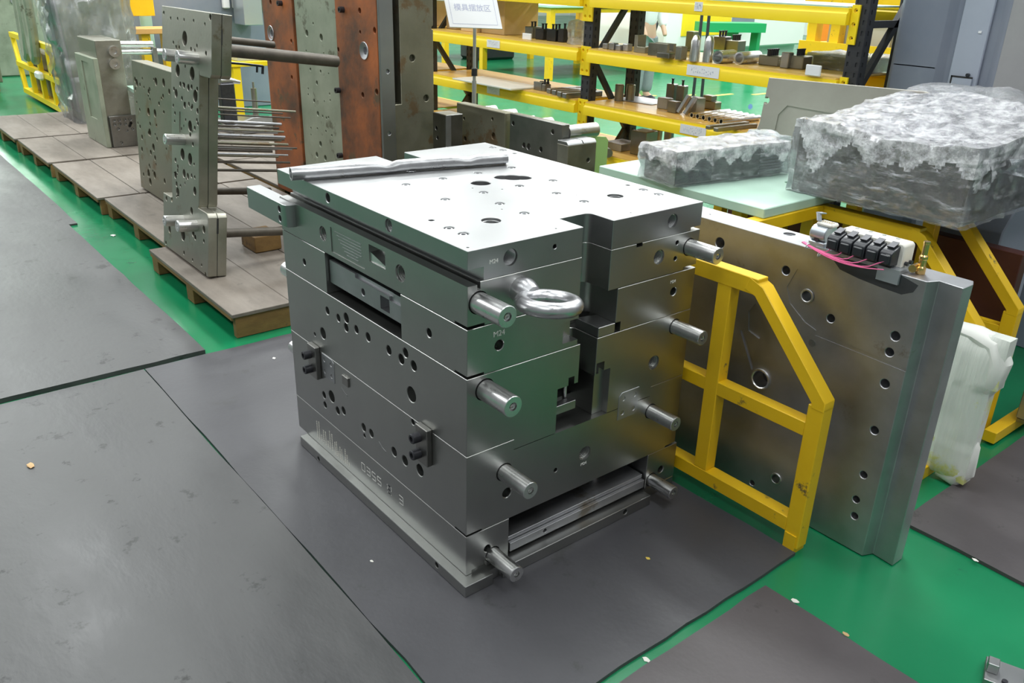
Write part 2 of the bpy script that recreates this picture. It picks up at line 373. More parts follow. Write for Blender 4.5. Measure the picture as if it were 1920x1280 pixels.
def front(cb, pp, r, d=.04, th=False): hole(cb, ony(*pp, 0), (0, 1, 0), r*1.2, d, th)
def left(cb, pp, r, d=.04, th=False): hole(cb, onx(*pp, 0), (1, 0, 0), r*1.2, d, th)
PINS = [(x, z, r*1.1, L) for x, z, r, L in ((.035, .890, .0262, .118), (.059, .638, .0268, .120), (.132, .354, .0235, .118), (.096, .084, .022, .114), (.837, .895, .0235, .112), (.811, .637, .0215, .114), (.737, .357, .0215, .108), (.776, .080, .0205, .102))]
def bores(cb, z0, z1_):
    for x, z, r, L in PINS:
        if z0 < z < z1_: lathe(cb, (x, -.02, z), (0, 1, 0), [(0, 0), (0, r+.0026), (.055, r+.0026), (.055, 0)], 32)
front(cb, z2(298, 674), .018, .05, True); front(cb, z2(1145, 484), .017, .05, True); front(cb, z2(530, 618), .0055)
left(cb, z1(457, 364), .012, .04); left(cb, z1(775, 508), .015, .05, True)
box(cb, .835, 1, -.1, .05, .93, .957)
bm = cut(bm, cb); obj('clamp_plate', bm, STEELT, T, 'bright ground top plate with many screw holes')
# socket screws sunk in the top plate
b0 = B(); lathe(b0, (TP[0].x, TP[0].y, 1.021), (0, 0, 1), [(-.026, 0), (-.026, .0108), (.0055, .0108), (.007, .0100), (.007, .0062), (-.018, .0062), (-.018, 0)], 18)
sc = obj('cap_screw', b0, STEELG, T)
for p in TP[1:]: again(sc, T, p-TP[0])
# --- plate 2
bm = B()
prism(bm, footprint(.386, .498, .10), 2, .823, .945, bev=.0012)
cb = B(); box(cb, -.1, .030, -.1, 1.3, .938, 1.0); box(cb, .030, .040, -.1, 1.3, .925, 1.0)
box(cb, -.1, .055, -.1, .055, .80, .831); box(cb, .82, 1, -.1, .05, .80, .833); box(cb, .60, .625, -.1, .03, .935, .96)
box(cb, -.05, .03, .395, .486, .872, .924); box(cb, -.05, .0025, .516, .722, .838, .918)
left(cb, z1(432, 550), .019, .05, True); left(cb, z1(836, 758), .020, .05, True)
front(cb, z2(1073, 672), .018, .05, True); front(cb, z2(1168, 598), .006); front(cb, z2(1158, 680), .006)
bores(cb, 0.823, 0.945); bm = cut(bm, cb); obj('cavity_plate', bm, STEEL, T, 'upper mould plate with threaded side holes')
bm = B()
for i in range(7): 
    zz = .908-i*.0095; box(bm, .0012, .0030, .535+.02*(i > 4), .70-.012*i, zz-.0012, zz+.0012)
obj('engraved_lines', bm, STEELG, T, 'rows of worn engraving in the recessed panel', kind='stuff')
bm = B(); prism(bm, [(.395, .872), (.486, .872), (.486, .90), (.395, .878)], 0, .004, .03); obj('wedge_insert', bm, CHROME, T, 'bright wedge inside the square side pocket')
# --- plate 3
poly = [(0, 0), (.388, 0), (.388, .12)]+arc(.518, .10, .020, 90, 0)+[(.538, 0), (LB_, 0), (LB_, LY), (0, LY)]
bm = B(); prism(bm, poly, 2, .683, .8215, bev=.0012)
cb = B(); box(cb, -.05, .24, .318, .772, .60, .9); box(cb, -.1, .055, -.1, .055, .66, .691)
box(cb, .33, .40, -.02, .035, .70, .765); box(cb, .46, .56, -.02, .13, .66, .715)
left(cb, z1(335, 698), .0095); left(cb, z1(985, 1068), .0105); front(cb, z2(240, 1132), .012); front(cb, z2(1148, 852), .011)
bores(cb, 0.683, 0.82); bm = cut(bm, cb); obj('stripper_plate', bm, STEEL, T, 'third mould plate with a long slot in its left side')
bm = B(); prism(bm, [(.470, 0), (.538, 0), (.538, .08), (.47, .10)], 2, .683, .7145, bev=.0015); obj('step_block', bm, STEELT, T, 'bright ledge at the foot of the corner slot')
# sliding bar in the slot
bm = B(); box(bm, .012, .055, .324, .766, .722, .798)
cb = B(); box(cb, 0, .04, .40, .452, .733, .775); hole(cb, (.012, .555, .752), (1, 0, 0), .011, .03); box(cb, 0, .022, .39, .60, .786, .81); box(cb, 0, .02, .32, .40, .775, .80)
bm = cut(bm, cb); obj('slide_bar', bm, STEELG, T, 'long steel slide bar held in the left side slot')
# --- plate 4
poly = [(0, 0), (.401, 0), (.401, .11)]+arc(.448, .09, .020, 90, 0)+[(.468, 0), (LB_, 0), (LB_, LY), (0, LY)]
bm = B(); prism(bm, poly, 2, .4155, .682, bev=.0012)
cb = B(); box(cb, -.1, .165, -.1, 1.3, .40, .4502); box(cb, .725, 1, -.1, 1.3, .40, .4502); box(cb, -.2, 1, .12, 1.3, .40, .4502)
box(cb, .321, .488, -.02, .5, .40, .560); box(cb, .362, .385, -.02, .03, .53, .585); box(cb, .472, .532, -.02, .022, .40, .57); box(cb, .472, .505, -.02, .03, .55, .60)
for (p, r) in ((z1(455, 952), .011), (z1(512, 990), .011), (z1(553, 990), .014), (z1(553, 1040), .012), (z1(606, 1050), .011), (z1(667, 1090), .012), (z1(432, 1070), .017), (z1(390, 1075), .006), (z1(775, 1158), .012), (z1(862, 1172), .012), (z1(840, 1205), .013), (z1(905, 1240), .013), (z3(618, 343), .020)):
    left(cb, p, r)
front(cb, z2(1045, 1222), .019, .05, True)
bores(cb, 0.449, 0.683); bm = cut(bm, cb); obj('core_plate', bm, STEEL, T, 'thick middle mould plate with a square window in front')
bm = B(); box(bm, .326, .430, .035, .06, .450, .478, bev=.001); obj('window_ledge', bm, STEELT, T, 'pale bar across the bottom of the square window')
bm = B(); cyl(bm, (.415, .070, .45), (.415, .070, .60), .007); obj('ejector_pin', bm, CHROME, T)
# --- plate 5
bm = B(); box(bm, 0, LB_, 0, LY, .186, .4485, bev=.0012)
cb = B(); box(cb, .165, .725, -.1, .12, .4145, .5)
for a, b in ((-.1, .055), (LB_-.05, 1)): box(cb, a, b, -.1, .055, .17, .193)
for (p, r) in ((z3(215, 345), .011), (z3(250, 352), .018), (z3(220, 390), .010), (z3(278, 417), .012), (z3(305, 418), .012), (z3(398, 495), .012), (z3(402, 533), .006), (z3(433, 522), .012), (z3(538, 607), .013), (z3(588, 648), .014), (z3(657, 692), .016), (z3(625, 470), .008)):
    left(cb, p, r)
front(cb, z4(632, 614), .019, .05, True); front(cb, z4(497, 692), .006); front(cb, z4(272, 797), .013)
bores(cb, 0.186, 0.449); bm = cut(bm, cb); obj('support_plate', bm, STEEL, T, 'lower thick mould plate with guide holes')
# --- spacer blocks, ejector plates, base
for i, (a, b) in enumerate(((0, .155), (.748, .893))):
    bm = B(); box(bm, a, b, 0, LY, .051, .1853, bev=.0012)
    cb = B(); 
    if i == 0: left(cb, z3(1500, 400), .01); front(cb, (914, 1028), .010)
    if i == 1: front(cb, z4(982, 688), .011)
    if i == 0: box(cb, .02, .075, -.02, .012, .045, .075)
    bores(cb, .05, .186); bm = cut(bm, cb); obj('spacer_block', bm, STEEL, T)
bm = B(); box(bm, .162, .742, .0, LY-.04, .062, .092, bev=.001)
cb = B(); hole(cb, (.30, 0, .078), (0, 1, 0), .007, .03)
bm = cut(bm, cb); obj('ejector_plate', bm, STEELG, T)
bm = B(); box(bm, .162, .742, .012, LY-.04, .094, .108, bev=.001); obj('ejector_plate', bm, STEELG, T)
bm = B(); box(bm, .16, .742, .55, .58, .108, .185); obj('support_bar', bm, STEELD, T)
for y in (.10, .85): bm = B(); cyl(bm, (.60, y, .108), (.60, y, .186), .013); obj('return_pin', bm, CHROME, T)
poly = [(-.03, -.038), (.07, -.038), (.07, -.02), (.11, -.02), (.11, -.036), (.74, -.036), (.74, 0), (.893, 0), (.893, 1.013), (-.03, 1.013)]
bm = B(); prism(bm, poly, 2, .0125, .0505, bev=.0015)
cb = B()
for pp in (z3(190, 640), z3(735, 1130)): hole(cb, onx(*pp, -.03), (1, 0, 0), .009, .03)
for x in (.155, .62): hole(cb, (x, -.036, .033), (0, 1, 0), .009, .03)
bm = cut(bm, cb); obj('base_plate', bm, STEEL, T, 'bottom clamp plate projecting in front as a bright ledge')
bm = B(); cyl(bm, (.118, -.026, .013), (.118, -.026, .062), .008); obj('stop_pin', bm, CHROME, T)
# --- guide pins
def pin(x, z, r, L, y0=0, s=-1):
    bm = B(); y = 1 if s > 0 else -1
    lathe(bm, (x, y0, z), (0, s, 0), [(-.034, 0), (-.034, r*.99), (L-.0015, r), (L, r-.0015), (L, r*.42), (L-.012, r*.40), (L-.012, r*.30), (L-.002, r*.27), (L-.003, r*.16), (L-.010, r*.16), (L-.010, 0)], 32)
    return obj('guide_pin', bm, CHROME, T)
for x, z, r, L in PINS: pin(x, z, r, L)
for x, z, r in ((.052, .640, .027), (.052, .330, .023), (.80, .64, .023)): pin(x, z, r, .11, LY, 1)
# --- lifting eye
bm = B(); lathe(bm, (.169, 0, .899), (0, -1, 0), [(0, 0), (0, .034), (.020, .036), (.028, .035), (.045, .028), (.056, .022), (.06, .0)], 32)
n_ = Vector((.10, .06, 1)); cR = Vector((.166, -.118, .896)); torus(bm, cR, n_, .0675, .0205, 56, 18)
obj('lifting_eye', bm, CAST, T, 'forged round lifting eye bolt screwed into the front')
# --- straps, locks
def strap(y, z0, z1_, nb=2):
    bm = B(); box(bm, -.018, 0, y-.028, y+.032, z0, z1_, bev=.002); s = obj('safety_strap', bm, STEELD, T, 'vertical strap bridging two plates with black bolts')
    for k in range(nb):
        z = z0+(z1_-z0)*(.70 if k == 0 else .25)
        bm = B(); lathe(bm, (-.018, y+.014, z), (-1, 0, 0), [(0, 0), (0, .0155), (.024, .0155), (.026, .0135), (.026, .008), (.016, .008), (.016, 0)], 20); obj('bolt', bm, BLACKST, s)
strap(.196, .337, .458); strap(.885, .340, .462)
def lock(yc, zc, w, h, axis=0):
    bm = B(); pts = [(-w/2, -h/2), (w/2-.012, -h/2), (w/2, -h/2+.012), (w/2, h/2), (-w/2+.012, h/2), (-w/2, h/2-.012)]
    if axis == 0: prism(bm, [(yc+a, zc+b) for a, b in pts], 0, -.002, .004, bev=.001)
    else: prism(bm, [(yc+a, zc+b) for a, b in pts], 1, -.002, .004, bev=.001)
    cb = B()
    for a in (-1, 1):
        for b in (-1, 1):
            p = (-.002, yc+a*w*.28, zc+b*h*.26) if axis == 0 else (yc+a*w*.28, -.002, zc+b*h*.26)
            hole(cb, p, (1, 0, 0) if axis == 0 else (0, 1, 0), .0075, .003, seg=14)
    bm = cut(bm, cb); return obj('lock_insert', bm, STEELG, T, 'small chamfered interlock with four screws')
lock(.800, .405, .085, .085); lock(.625, .420, .088, .095, 1)
bm = B(); box(bm, -.006, .01, .655, .695, .39, .425, bev=.002); obj('small_key', bm, STEELD, T)
def chev(pp, s=.018):
    c = onx(*pp, 0); bm = B(); rbar(bm, (0, c.y+s, c.z+s*.6), (0, c.y, c.z), .0016, .004, (1, 0, 0)); rbar(bm, (0, c.y, c.z), (0, c.y-s, c.z-s*.2), .0016, .004, (1, 0, 0)); obj('arrow_mark', bm, STEELT, T)
chev(z3(310, 335)); chev(z3(485, 590), .022)
# locating bar at the back-left corner
bm = B(); prism(bm, [(-.032, .99), (-.028, .975), (-.008, .968), (.02, .968), (.02, 1.285), (-.032, 1.285)], 2, .858, .934, bev=.002)
cb = B()
for z in (.912, .880): hole(cb, (-.032, 1.02, z), (1, 0, 0), .011, .02)
bm = cut(bm, cb); obj('locating_bar', bm, STEELT, T, 'bright rectangular bar bolted at the back left corner')
# stamped marks
MARK = mat('stamped_mark', (.80, .80, .76), .6)
for s, pp, sz in (('M24', (936, 625), .022), ('M24', (926, 490), .016), ('M24', (1262, 528), .014), ('M24', (1094, 869), .014)):
    put_text(s, sz, tframe(ony(*pp, -.0004), (1, 0, 0), (0, 0, 1)), MARK, T, 'stamped_mark', depth=.0003)
bm = B()
random.seed(3)
for (ya, yb, za, zb, n) in ((.925, .81, .145, .075, 8), (.79, .69, .125, .07, 9)):
    for k in range(n):
        y = ya+(yb-ya)*k/(n-1); z = zb
        top = za-(.03 if k % 3 == 2 else 0)-random.uniform(0, .02)
        while z < top:
            h = random.uniform(.003, .007); box(bm, -.0005, .0002, y-.0028+random.uniform(-.001, .001), y+.0026, z, z+h*.8); z += h+.0022
obj('chalk_notes', bm, mat('chalk_marks', (.72, .70, .62), .8), T, 'dense rows of small pale handwriting on the lowest plate', kind='stuff')
def stroke(y, z, w, h, segs):
    for s in segs:
        a, b = {'t': ((0, h), (w, h)), 'm': ((0, h/2), (w, h/2)), 'b': ((0, 0), (w, 0)), 'l': ((0, 0), (0, h/2)), 'L': ((0, h/2), (0, h)), 'r': ((w, 0), (w, h/2)), 'R': ((w, h/2), (w, h))}[s]
        rbar(bm, (-.0001, y-a[0], z+a[1]), (-.0001, y-b[0], z+b[1]), .0008, .0022, (1, 0, 0))
for y, sg in ((.60, 'tbLlRr'), (.565, 'tmbRr'), (.53, 'tLmrb'), (.495, 'tLmrb'), (.435, 'tmb'), (.43, 'tmbLR'), (.36, 'tmbRr')): bm = B(); stroke(y, .105, .022, .028, sg); obj('engraved_digit', bm, MARK, T)

# --- bent pipe on top
p0 = onz(545, 326, 1.0305+.022); p1 = onz(949, 297, 1.0305+.020)
pts = []; rr = []
for i in range(33):
    t = i/32; p = p0.lerp(p1, t); sag = .010*math.sin(t*PI)*(1 if t < .5 else .6)
    w = 0
    ra, rb = .020, .020
    for c, a in ((.42, .004), (.80, .0035)):
        g = math.exp(-((t-c)/.03)**2); ra += a*g; rb -= a*1.2*g
    if t < .05: ra += .002*(1-t/.05); rb += .001
    side = Vector((.5, .86, 0)); p = p+side*(.010*math.exp(-((t-.6)/.18)**2)); p.z = 1.0305+rb+.0008
    pts.append(p); rr.append((ra, rb))
bm = B(); tube(bm, pts, rr, 20, caps=False)
inner = [(a*.84, b*.84) for a, b in rr]
tube(bm, pts, inner, 20, caps=False)
n = len(bm.verts)//2; bm.verts.ensure_lookup_table()
for base in (0, n-20):
    for k in range(20): bm.faces.new((bm.verts[base+k], bm.verts[base+(k+1) % 20], bm.verts[n+base+(k+1) % 20], bm.verts[n+base+k]))
bmesh.ops.recalc_face_normals(bm, faces=bm.faces[:])
obj('steel_pipe', bm, CAST, None, 'dented galvanised steel pipe lying across the top of the mould', 'pipe')
# ================================================================== RIGHT: MOULD PLATE STANDING IN THE YELLOW STAND
T = thing('mould_plate', 'tall grey steel mould plate standing upright behind the front yellow frame, valve block on top', 'mould plate', (1.13, -.1, 0))
pts = [(1.085, .62), (1.085, -.618), (1.122, -.634), (1.116, -.702), (1.172, -.702), (1.20, -.69), (1.20, .62)]
bm = B(); prism(bm, pts[::-1], 2, .003, .915, bev=.0015)
cb = B()
PX = 1.085
for pp, r in ((z5(383, 270), .018), (z5(700, 402), .014), (z5(915, 632), .013), (z5(1225, 717), .014), (z5(1197, 794), .013), (z5(1175, 945), .014), (z5(1125, 1169), .013), ((1619, 890), .012), ((1605, 936), .012), ((1602, 967), .012), ((1410, 905), .010)):
    hole(cb, onx(*pp, PX), (1, 0, 0), r, .05)
for pp, r in ((z5(802, 524), .0165), ((1455, 897), .016)): hole(cb, onx(*pp, PX), (1, 0, 0), r, .2, seg=28)
hole(cb, onx(*z5(580, 922), PX), (1, 0, 0), .030, .07, seg=32)
def facepoly(l, dep): prism(cb, [tuple(onx(*z5(*q), PX))[1:] for q in l], 0, PX-.02, PX+dep)
facepoly([(755, 395), (880, 450), (930, 480), (920, 535), (845, 690), (790, 650), (720, 560), (705, 480)], .002)
facepoly([(555, 560), (620, 690), (570, 730), (520, 690), (520, 600)], .004)
facepoly([(480, 690), (498, 682), (548, 865), (535, 880)], .005)
facepoly([(845, 690), (1290, 880), (1290, 895), (840, 712)], .001)
hole(cb, (1.135, .165, .915), (0, 0, -1), .004, .02, seg=10)
hole(cb, onz(*z6(85, 328), .915), (0, 0, -1), .018, .04, True)
bm = cut(bm, cb); obj('plate', bm, STEELG, T)
for pp, r in ((z5(802, 524), .023), ((1455, 897), .021)):
    c = onx(*pp, PX); bm = B(); lathe(bm, (PX, c.y, c.z), (-1, 0, 0), [(-.03, r*.72), (.003, r*.72), (.004, r*.78), (.004, r*.95), (0, r)], 28); obj('bushing', bm, CHROME, T)
c = onx(*z5(580, 922), PX); bm = B(); lathe(bm, (PX, c.y, c.z), (-1, 0, 0), [(-.05, .0285), (.004, .0285), (.007, .031), (.006, .035), (0, .036)], 32); obj('bushing', bm, CHROME, T, 'large bright ring bushing')
c = onx(*z5(825, 750), PX); bm = B(); cyl(bm, (PX+.01, c.y, c.z), (PX-.0006, c.y, c.z), .012); obj('plug', bm, STEELT, T)
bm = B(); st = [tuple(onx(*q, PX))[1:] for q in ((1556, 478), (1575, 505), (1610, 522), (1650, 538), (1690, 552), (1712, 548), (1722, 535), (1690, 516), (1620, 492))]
prism(bm, st, 0, PX-.0004, PX+.001); obj('dark_patch', bm, mat('dark_patch_metal', (.10, .10, .105), .25, .8, (.16, .16, .17), 6, .6), T, 'dark patch below the valve block')  # thin darker polygon just proud of the plate face
# valve block on the top edge
VB = []
bm = B(); box(bm, 1.082, 1.155, -.545, -.275, .9155, .926); box(bm, 1.074, 1.083, -.545, -.48, .885, .926); mb = obj('mounting_bracket', bm, ZINC, T)
bm = B(); prism(bm, [(-.325, .926), (-.325, .985), (-.335, .992), (-.525, .992), (-.532, .985), (-.532, .926)], 0, 1.10, 1.158, bev=.002); vb = obj('valve_manifold', bm, IVORY, T, 'ivory valve manifold with black solenoids')
for k in range(4): bm = B(); y = -.36-.042*k; cyl(bm, (1.145, y, .991), (1.145, y, .9935), .006); obj('port_mark', bm, CRATE, vb)
for y in (-.5335,):
    for x in (1.118, 1.142): bm = B(); lathe(bm, (x, y, .937), (0, -1, 0), [(0, 0), (0, .006), (.008, .006), (.008, 0)], 12); obj('bolt', bm, BLACKST, vb)
for k in range(5):
    y = -.338-.041*k; bm = B()
    prism(bm, [(1.060, .936), (1.060, .968), (1.066, .974), (1.100, .986), (1.112, .986), (1.112, .94), (1.098, .93)], 1, y-.018, y+.018, bev=.0015)
    s = obj('solenoid_valve', bm, BLACKP, T, None if k else 'black solenoid valve')
    bm = B(); prism(bm, [(1.078, .981), (1.078, .985), (1.106, .994), (1.106, .988)], 1, y-.010, y+.010); obj('connector_cap', bm, BLACKST, s)
    bm = B(); box(bm, 1.054, 1.0605, y-.014, y+.014, .938, .966, bev=.003); obj('coil_cap', bm, BLACKP, s)
bm = B(); box(bm, 1.0588, 1.0600, -.515, -.503, .944, .966); obj('rating_label', bm, CRATE, T)
bm = B(); box(bm, 1.085, 1.14, -.300, -.245, .9155, .940, bev=.003); hs = obj('plug_housing', bm, ZINC, T, 'grey die-cast multi-pin connector with ivory insert')
bm = B(); prism(bm, arc(1.105, .962, .024, 90, 270, 8)+[(1.145, .938), (1.145, .986)], 1, -.298, -.247, bev=.002)
obj('shell', bm, ZINC, hs)
bm = B(); box(bm, 1.096, 1.136, -.308, -.255, .984, .996, bev=.004); obj('pin_insert', bm, IVORY, hs)
bm = B()
for k in range(6):
    for x in (1.106, 1.118): box(bm, x, x+.005, -.300+.007*k, -.296+.007*k, .996, .9972)
obj('contact_pins', bm, mat('contact_tan', (.45, .36, .22), .5), hs, kind='stuff')
bm = B(); rbar(bm, (1.10, -.262, .998), (1.11, -.25, 1.018), .018, .004, (1, 0, 0)); rbar(bm, (1.11, -.25, 1.018), (1.145, -.246, 1.012), .018, .003, (0, 1, 0)); obj('locking_lever', bm, ZINC, hs)
bm = B(); cyl(bm, (1.084, -.272, .948), (1.088, -.272, .948), .008); obj('cable_entry', bm, BLACKP, hs)
rnd = random.Random(5)
for k in range(6):
    y1 = -.345-.041*min(k, 4); pts = []
    for i in range(13):
        t = i/12; y = -.245+(y1+.245)*t; z = .936-.012*math.sin(min(1, t*1.15)*PI*.5)-.003*k*math.sin(t*PI)+(.026*max(0, t-.8)/.2 if k < 5 else 0)
        pts.append((1.064-.006*math.sin(t*PI)-.002*k, y+rnd.uniform(-.001, .001), z))
    bm = B(); tube(bm, pts, .0017, 6); obj('pink_wire', bm, PINK, T)
for y, z in ((-.262, .928), (-.305, .914)): bm = B(); torus(bm, (1.060, y, z), (0, 1, .3), .008, .002, 14, 6); obj('cable_tie', bm, WHITE, T)
bm = B(); c = Vector((1.135, -.572, .916))
lathe(bm, c, (0, 0, 1), [(0, 0), (0, .013), (.018, .013), (.022, .010), (.040, .010), (.042, .0115), (.05, .0115), (.054, .008), (.085, .008), (.086, .009), (.092, .009), (.093, 0)], 20); bf = obj('hose_fitting', bm, BRASS, T, 'brass quick-release hose fitting')
bm = B(); cyl(bm, (1.105, -.562, .932), (1.135, -.560, .932), .011, 16); obj('elbow', bm, BRASS, bf)

# ================================================================== YELLOW STANDS
def stand(x, label, y1=1.03, posts=(-.085, .255, .60, .95), slopes=True, feet=True):
    T = thing('steel_stand', label, 'stand', (x+.025, .4, 0), 'yellow welded mould stands')
    a, b = x, x+.05
    bm = B(); box(bm, a, b, -.205, y1, .780, .832, bev=.002); obj('top_beam', bm, YEL, T)
    bm = B(); prism(bm, [(-.175, .832), (-.225, .812), (-.488, .535), (-.488, .505), (-.445, .505), (-.445, .52), (-.200, .778), (-.16, .79)], 0, a-.001, b+.001, bev=.002); obj('sloping_brace', bm, YEL, T)
    bm = B(); box(bm, a, b, -.488, -.436, .02, .515, bev=.002); obj('front_post', bm, YEL, T)
    for p in posts: bm = B(); box(bm, a+.001, b-.001, p-.026, p+.026, .115, .78, bev=.002); obj('post', bm, YEL, T)
    bm = B(); box(bm, a+.002, b-.002, -.437, y1, .405, .452, bev=.002); obj('middle_rail', bm, YEL, T)
    bm = B(); box(bm, a, b, -.437, y1, .065, .115, bev=.002); obj('bottom_rail', bm, YEL, T)
    for p in (-.46, .26, .98): bm = B(); box(bm, a-.004, b+.004, p-.02, p+.02, .0, .065); obj('foot', bm, YEL, T)
    return T
stand(.921, 'yellow pentagonal steel stand frame directly behind the mould')
stand(1.885, 'yellow stand frame under the near edge of the large wrapped mould')
stand(2.21, 'yellow stand frame at the right edge, behind the foam-wrapped plate')
for i, (xa, xb, yy, za, lb) in enumerate(((.98, 1.88, -.512, 0, 'yellow square-tube floor rail running under the upright plate and the foam wrap'), (2.13, 3.3, -.535, 0, 'yellow floor rail at the right edge near the drilled block'),)):
    bm = B()
    if i == 0: box(bm, 1.22, xb, yy-.0, yy+.02, .0, .05, bev=.002)
    else: box(bm, xa, xb, yy-.025, yy+.022, .012, .06, bev=.002)
    obj('floor_rail', bm, YEL, None, lb, 'rail')
bm = B(); box(bm, 1.215, 1.883, .19, .245, .785, .834, bev=.002); obj('cross_rail', bm, YEL, None, 'yellow tube joining two stand frames in front of the pale green board', 'rail')
bm = B(); box(bm, 1.94, 2.205, -.15, -.10, .405, .45, bev=.002); obj('cross_rail', bm, YEL, None, 'short yellow tube joining the two rear stand frames', 'rail')
# rust plate and grey cylinder stored inside
bm = B(); box(bm, 2.36, 2.42, -.40, 1.0, .07, .70, bev=.003)
cb = B(); hole(cb, (2.36, -.2, .6), (-1, 0, 0), .01, .01)
obj('stored_plate', bm, mat('dark_rust', (.07, .022, .018), .5, .2, (.12, .04, .03), 3), None, 'dark rust-brown plate stored upright behind the rear yellow stands', 'plate'); cb.free()
T = thing('grey_machine_foot', 'blue-grey painted block behind the dark rust plate at the right', 'machine', (2.75, -.1, 0))
bm = B(); prism(bm, [(2.6, 0), (3.0, 0), (3.0, .80), (2.68, .80), (2.6, .70)], 1, -.22, .05, bev=.006); obj('body', bm, BLUEL, T)
bm = B(); box(bm, 2.58, 2.6, -.2, .03, .2, .6, bev=.004); obj('cover', bm, BLUEG, T)
# drilled block lying at right on rail
T = thing('drilled_block', 'grey drilled steel block on the floor rail at the far right edge', 'block', (2.4, -.62, .06))
bm = B(); box(bm, 2.30, 2.62, -.60, -.555, .075, .24, bev=.003); cb = B()
for x, z in ((2.355, .20), (2.345, .12), (2.40, .10), (2.45, .19)): hole(cb, (x, -.60, z), (0, 1, 0), .016, .03)
bm = cut(bm, cb); obj('block', bm, STEELG, T)
for x, z in ((2.355, .20), (2.345, .12)): bm = B(); lathe(bm, (x, -.598, z), (0, -1, 0), [(-.02, 0), (-.02, .013), (0, .013), (0, .007), (-.01, .007), (-.01, 0)], 14); obj('cap_screw', bm, BLACKST, T)
bm = B(); box(bm, 2.30, 2.60, -.60, -.56, .06, .0745); obj('packing_strip', bm, STEELD, T)
# table board
bm = B(); box(bm, 1.50, 2.94, .20, 1.08, .8345, .872, bev=.003); cb = B(); hole(cb, onz(1483, 342, .872), (0, 0, -1), .025, .02); bm = cut(bm, cb)
obj('table_board', bm, MINT, None, 'pale green painted board lying on the yellow stands under the wrapped blocks', 'board')
# ---- small wrapped block
rot = Matrix.Translation((1.475, .62, .873)) @ Matrix.Rotation(math.radians(-8.5), 4, 'Z')
T = thing('wrapped_block', 'smaller film-wrapped dark steel block lying on the pale green board', 'wrapped block', M=rot)
bm = B(); box(bm, 0.0, .60, 0, .20, .002, .125, bev=.004); obj('steel_block', bm, STEELD, T)
bm = B(); box(bm, .0, .19, -.004, .0, .01, .115); obj('side_plate', bm, BLACKST, T)
for i in range(9): bm = B(); box(bm, .46+.0, .60, -.006, -.001, .012+i*.012, .018+i*.012); obj('fin', bm, STEELG, T)
def wrapbox(x0, x1, y0, y1, z0, z1, seed, amp, nx_=34, ny_=16, nz_=12, top=None, part='all'):
    """a crumpled shell around a box, closed on all sides but the bottom"""
    bm = B(); rn = random.Random(seed); from mathutils import noise
    g = {}
    def V(i, j, k):
        if (i, j, k) in g: return g[(i, j, k)]
        x = x0+(x1-x0)*i/nx_; y = y0+(y1-y0)*j/ny_; z = z0+(z1-z0)*k/nz_
        if top: z = z0+(top(x, y)-z0)*k/nz_
        p = Vector((x, y, z)); nn = noise.noise_vector(p*7+Vector((seed, 0, 0)))*amp+noise.noise_vector(p*22+Vector((0, seed, 0)))*amp*.45
        q = Vector(((i == nx_)-(i == 0), (j == ny_)-(j == 0), (k == nz_)*1.0)).normalized() if (i in (0, nx_) or j in (0, ny_) or k == nz_) else Vector((0, 0, 0))
        rid = (1-abs(noise.noise(p*13+Vector((seed*3, 0, 0))))*2.2)*amp*.5+(1-abs(noise.noise(Vector((p.x*6, p.y*6, p.z*40))+Vector((0, 0, seed))))*2.5)*amp*.18
        p = p+q*(abs(nn.x+nn.y)*1.0+max(0, rid))+Vector((nn.x, nn.y, nn.z))*.25
        if k == 0: p.z = z0
        g[(i, j, k)] = bm.verts.new(p); return g[(i, j, k)]
    KB = lambda i, j: nz_-max(1, int(nz_*(.36+.42*noise.noise(Vector((i*.13+seed, j*.13, 1.7))))))
    def use(i, j, k): return part == 'all' or (part == 'sides') == (k < KB(i, j))
    for i in range(nx_):
        for k in range(nz_):
            for j, fl in ((0, 0), (ny_, 1)):
                if not use(i, j, k): continue
                f = [V(i, j, k), V(i+1, j, k), V(i+1, j, k+1), V(i, j, k+1)]; bm.faces.new(f[::-1] if fl else f)
    for j in range(ny_):
        for k in range(nz_):
            for i, fl in ((0, 1), (nx_, 0)):
                if not use(i, j, k): continue
                f = [V(i, j, k), V(i, j+1, k), V(i, j+1, k+1), V(i, j, k+1)]; bm.faces.new(f[::-1] if fl else f)
    for i in range(nx_ if part != 'sides' else 0):
        for j in range(ny_): bm.faces.new([V(i, j, nz_), V(i+1, j, nz_), V(i+1, j+1, nz_), V(i, j+1, nz_)])
    return bm
a_ = (-.010, .612, -.012, .212, .001, .138, 3, .011, 70, 26, 18)
obj('film_wrap', wrapbox(*a_, part='sides'), FILM, T, 'clear stretch film pulled around the sides', smooth=False)
obj('film_top', wrapbox(*a_, part='top'), FILMT, T, 'white crumpled film gathered on top', smooth=False)
bm = wrapbox(.615, .68, .06, .21, .03, .14, 9, .02, 10, 12, 10); obj('film_tail', bm, FILM2, T, 'loose twisted end of the film', smooth=False)
BROWNST = mat('brown_oily_steel', (.10, .088, .068), .35, .8, (.17, .15, .12), 4, .6)
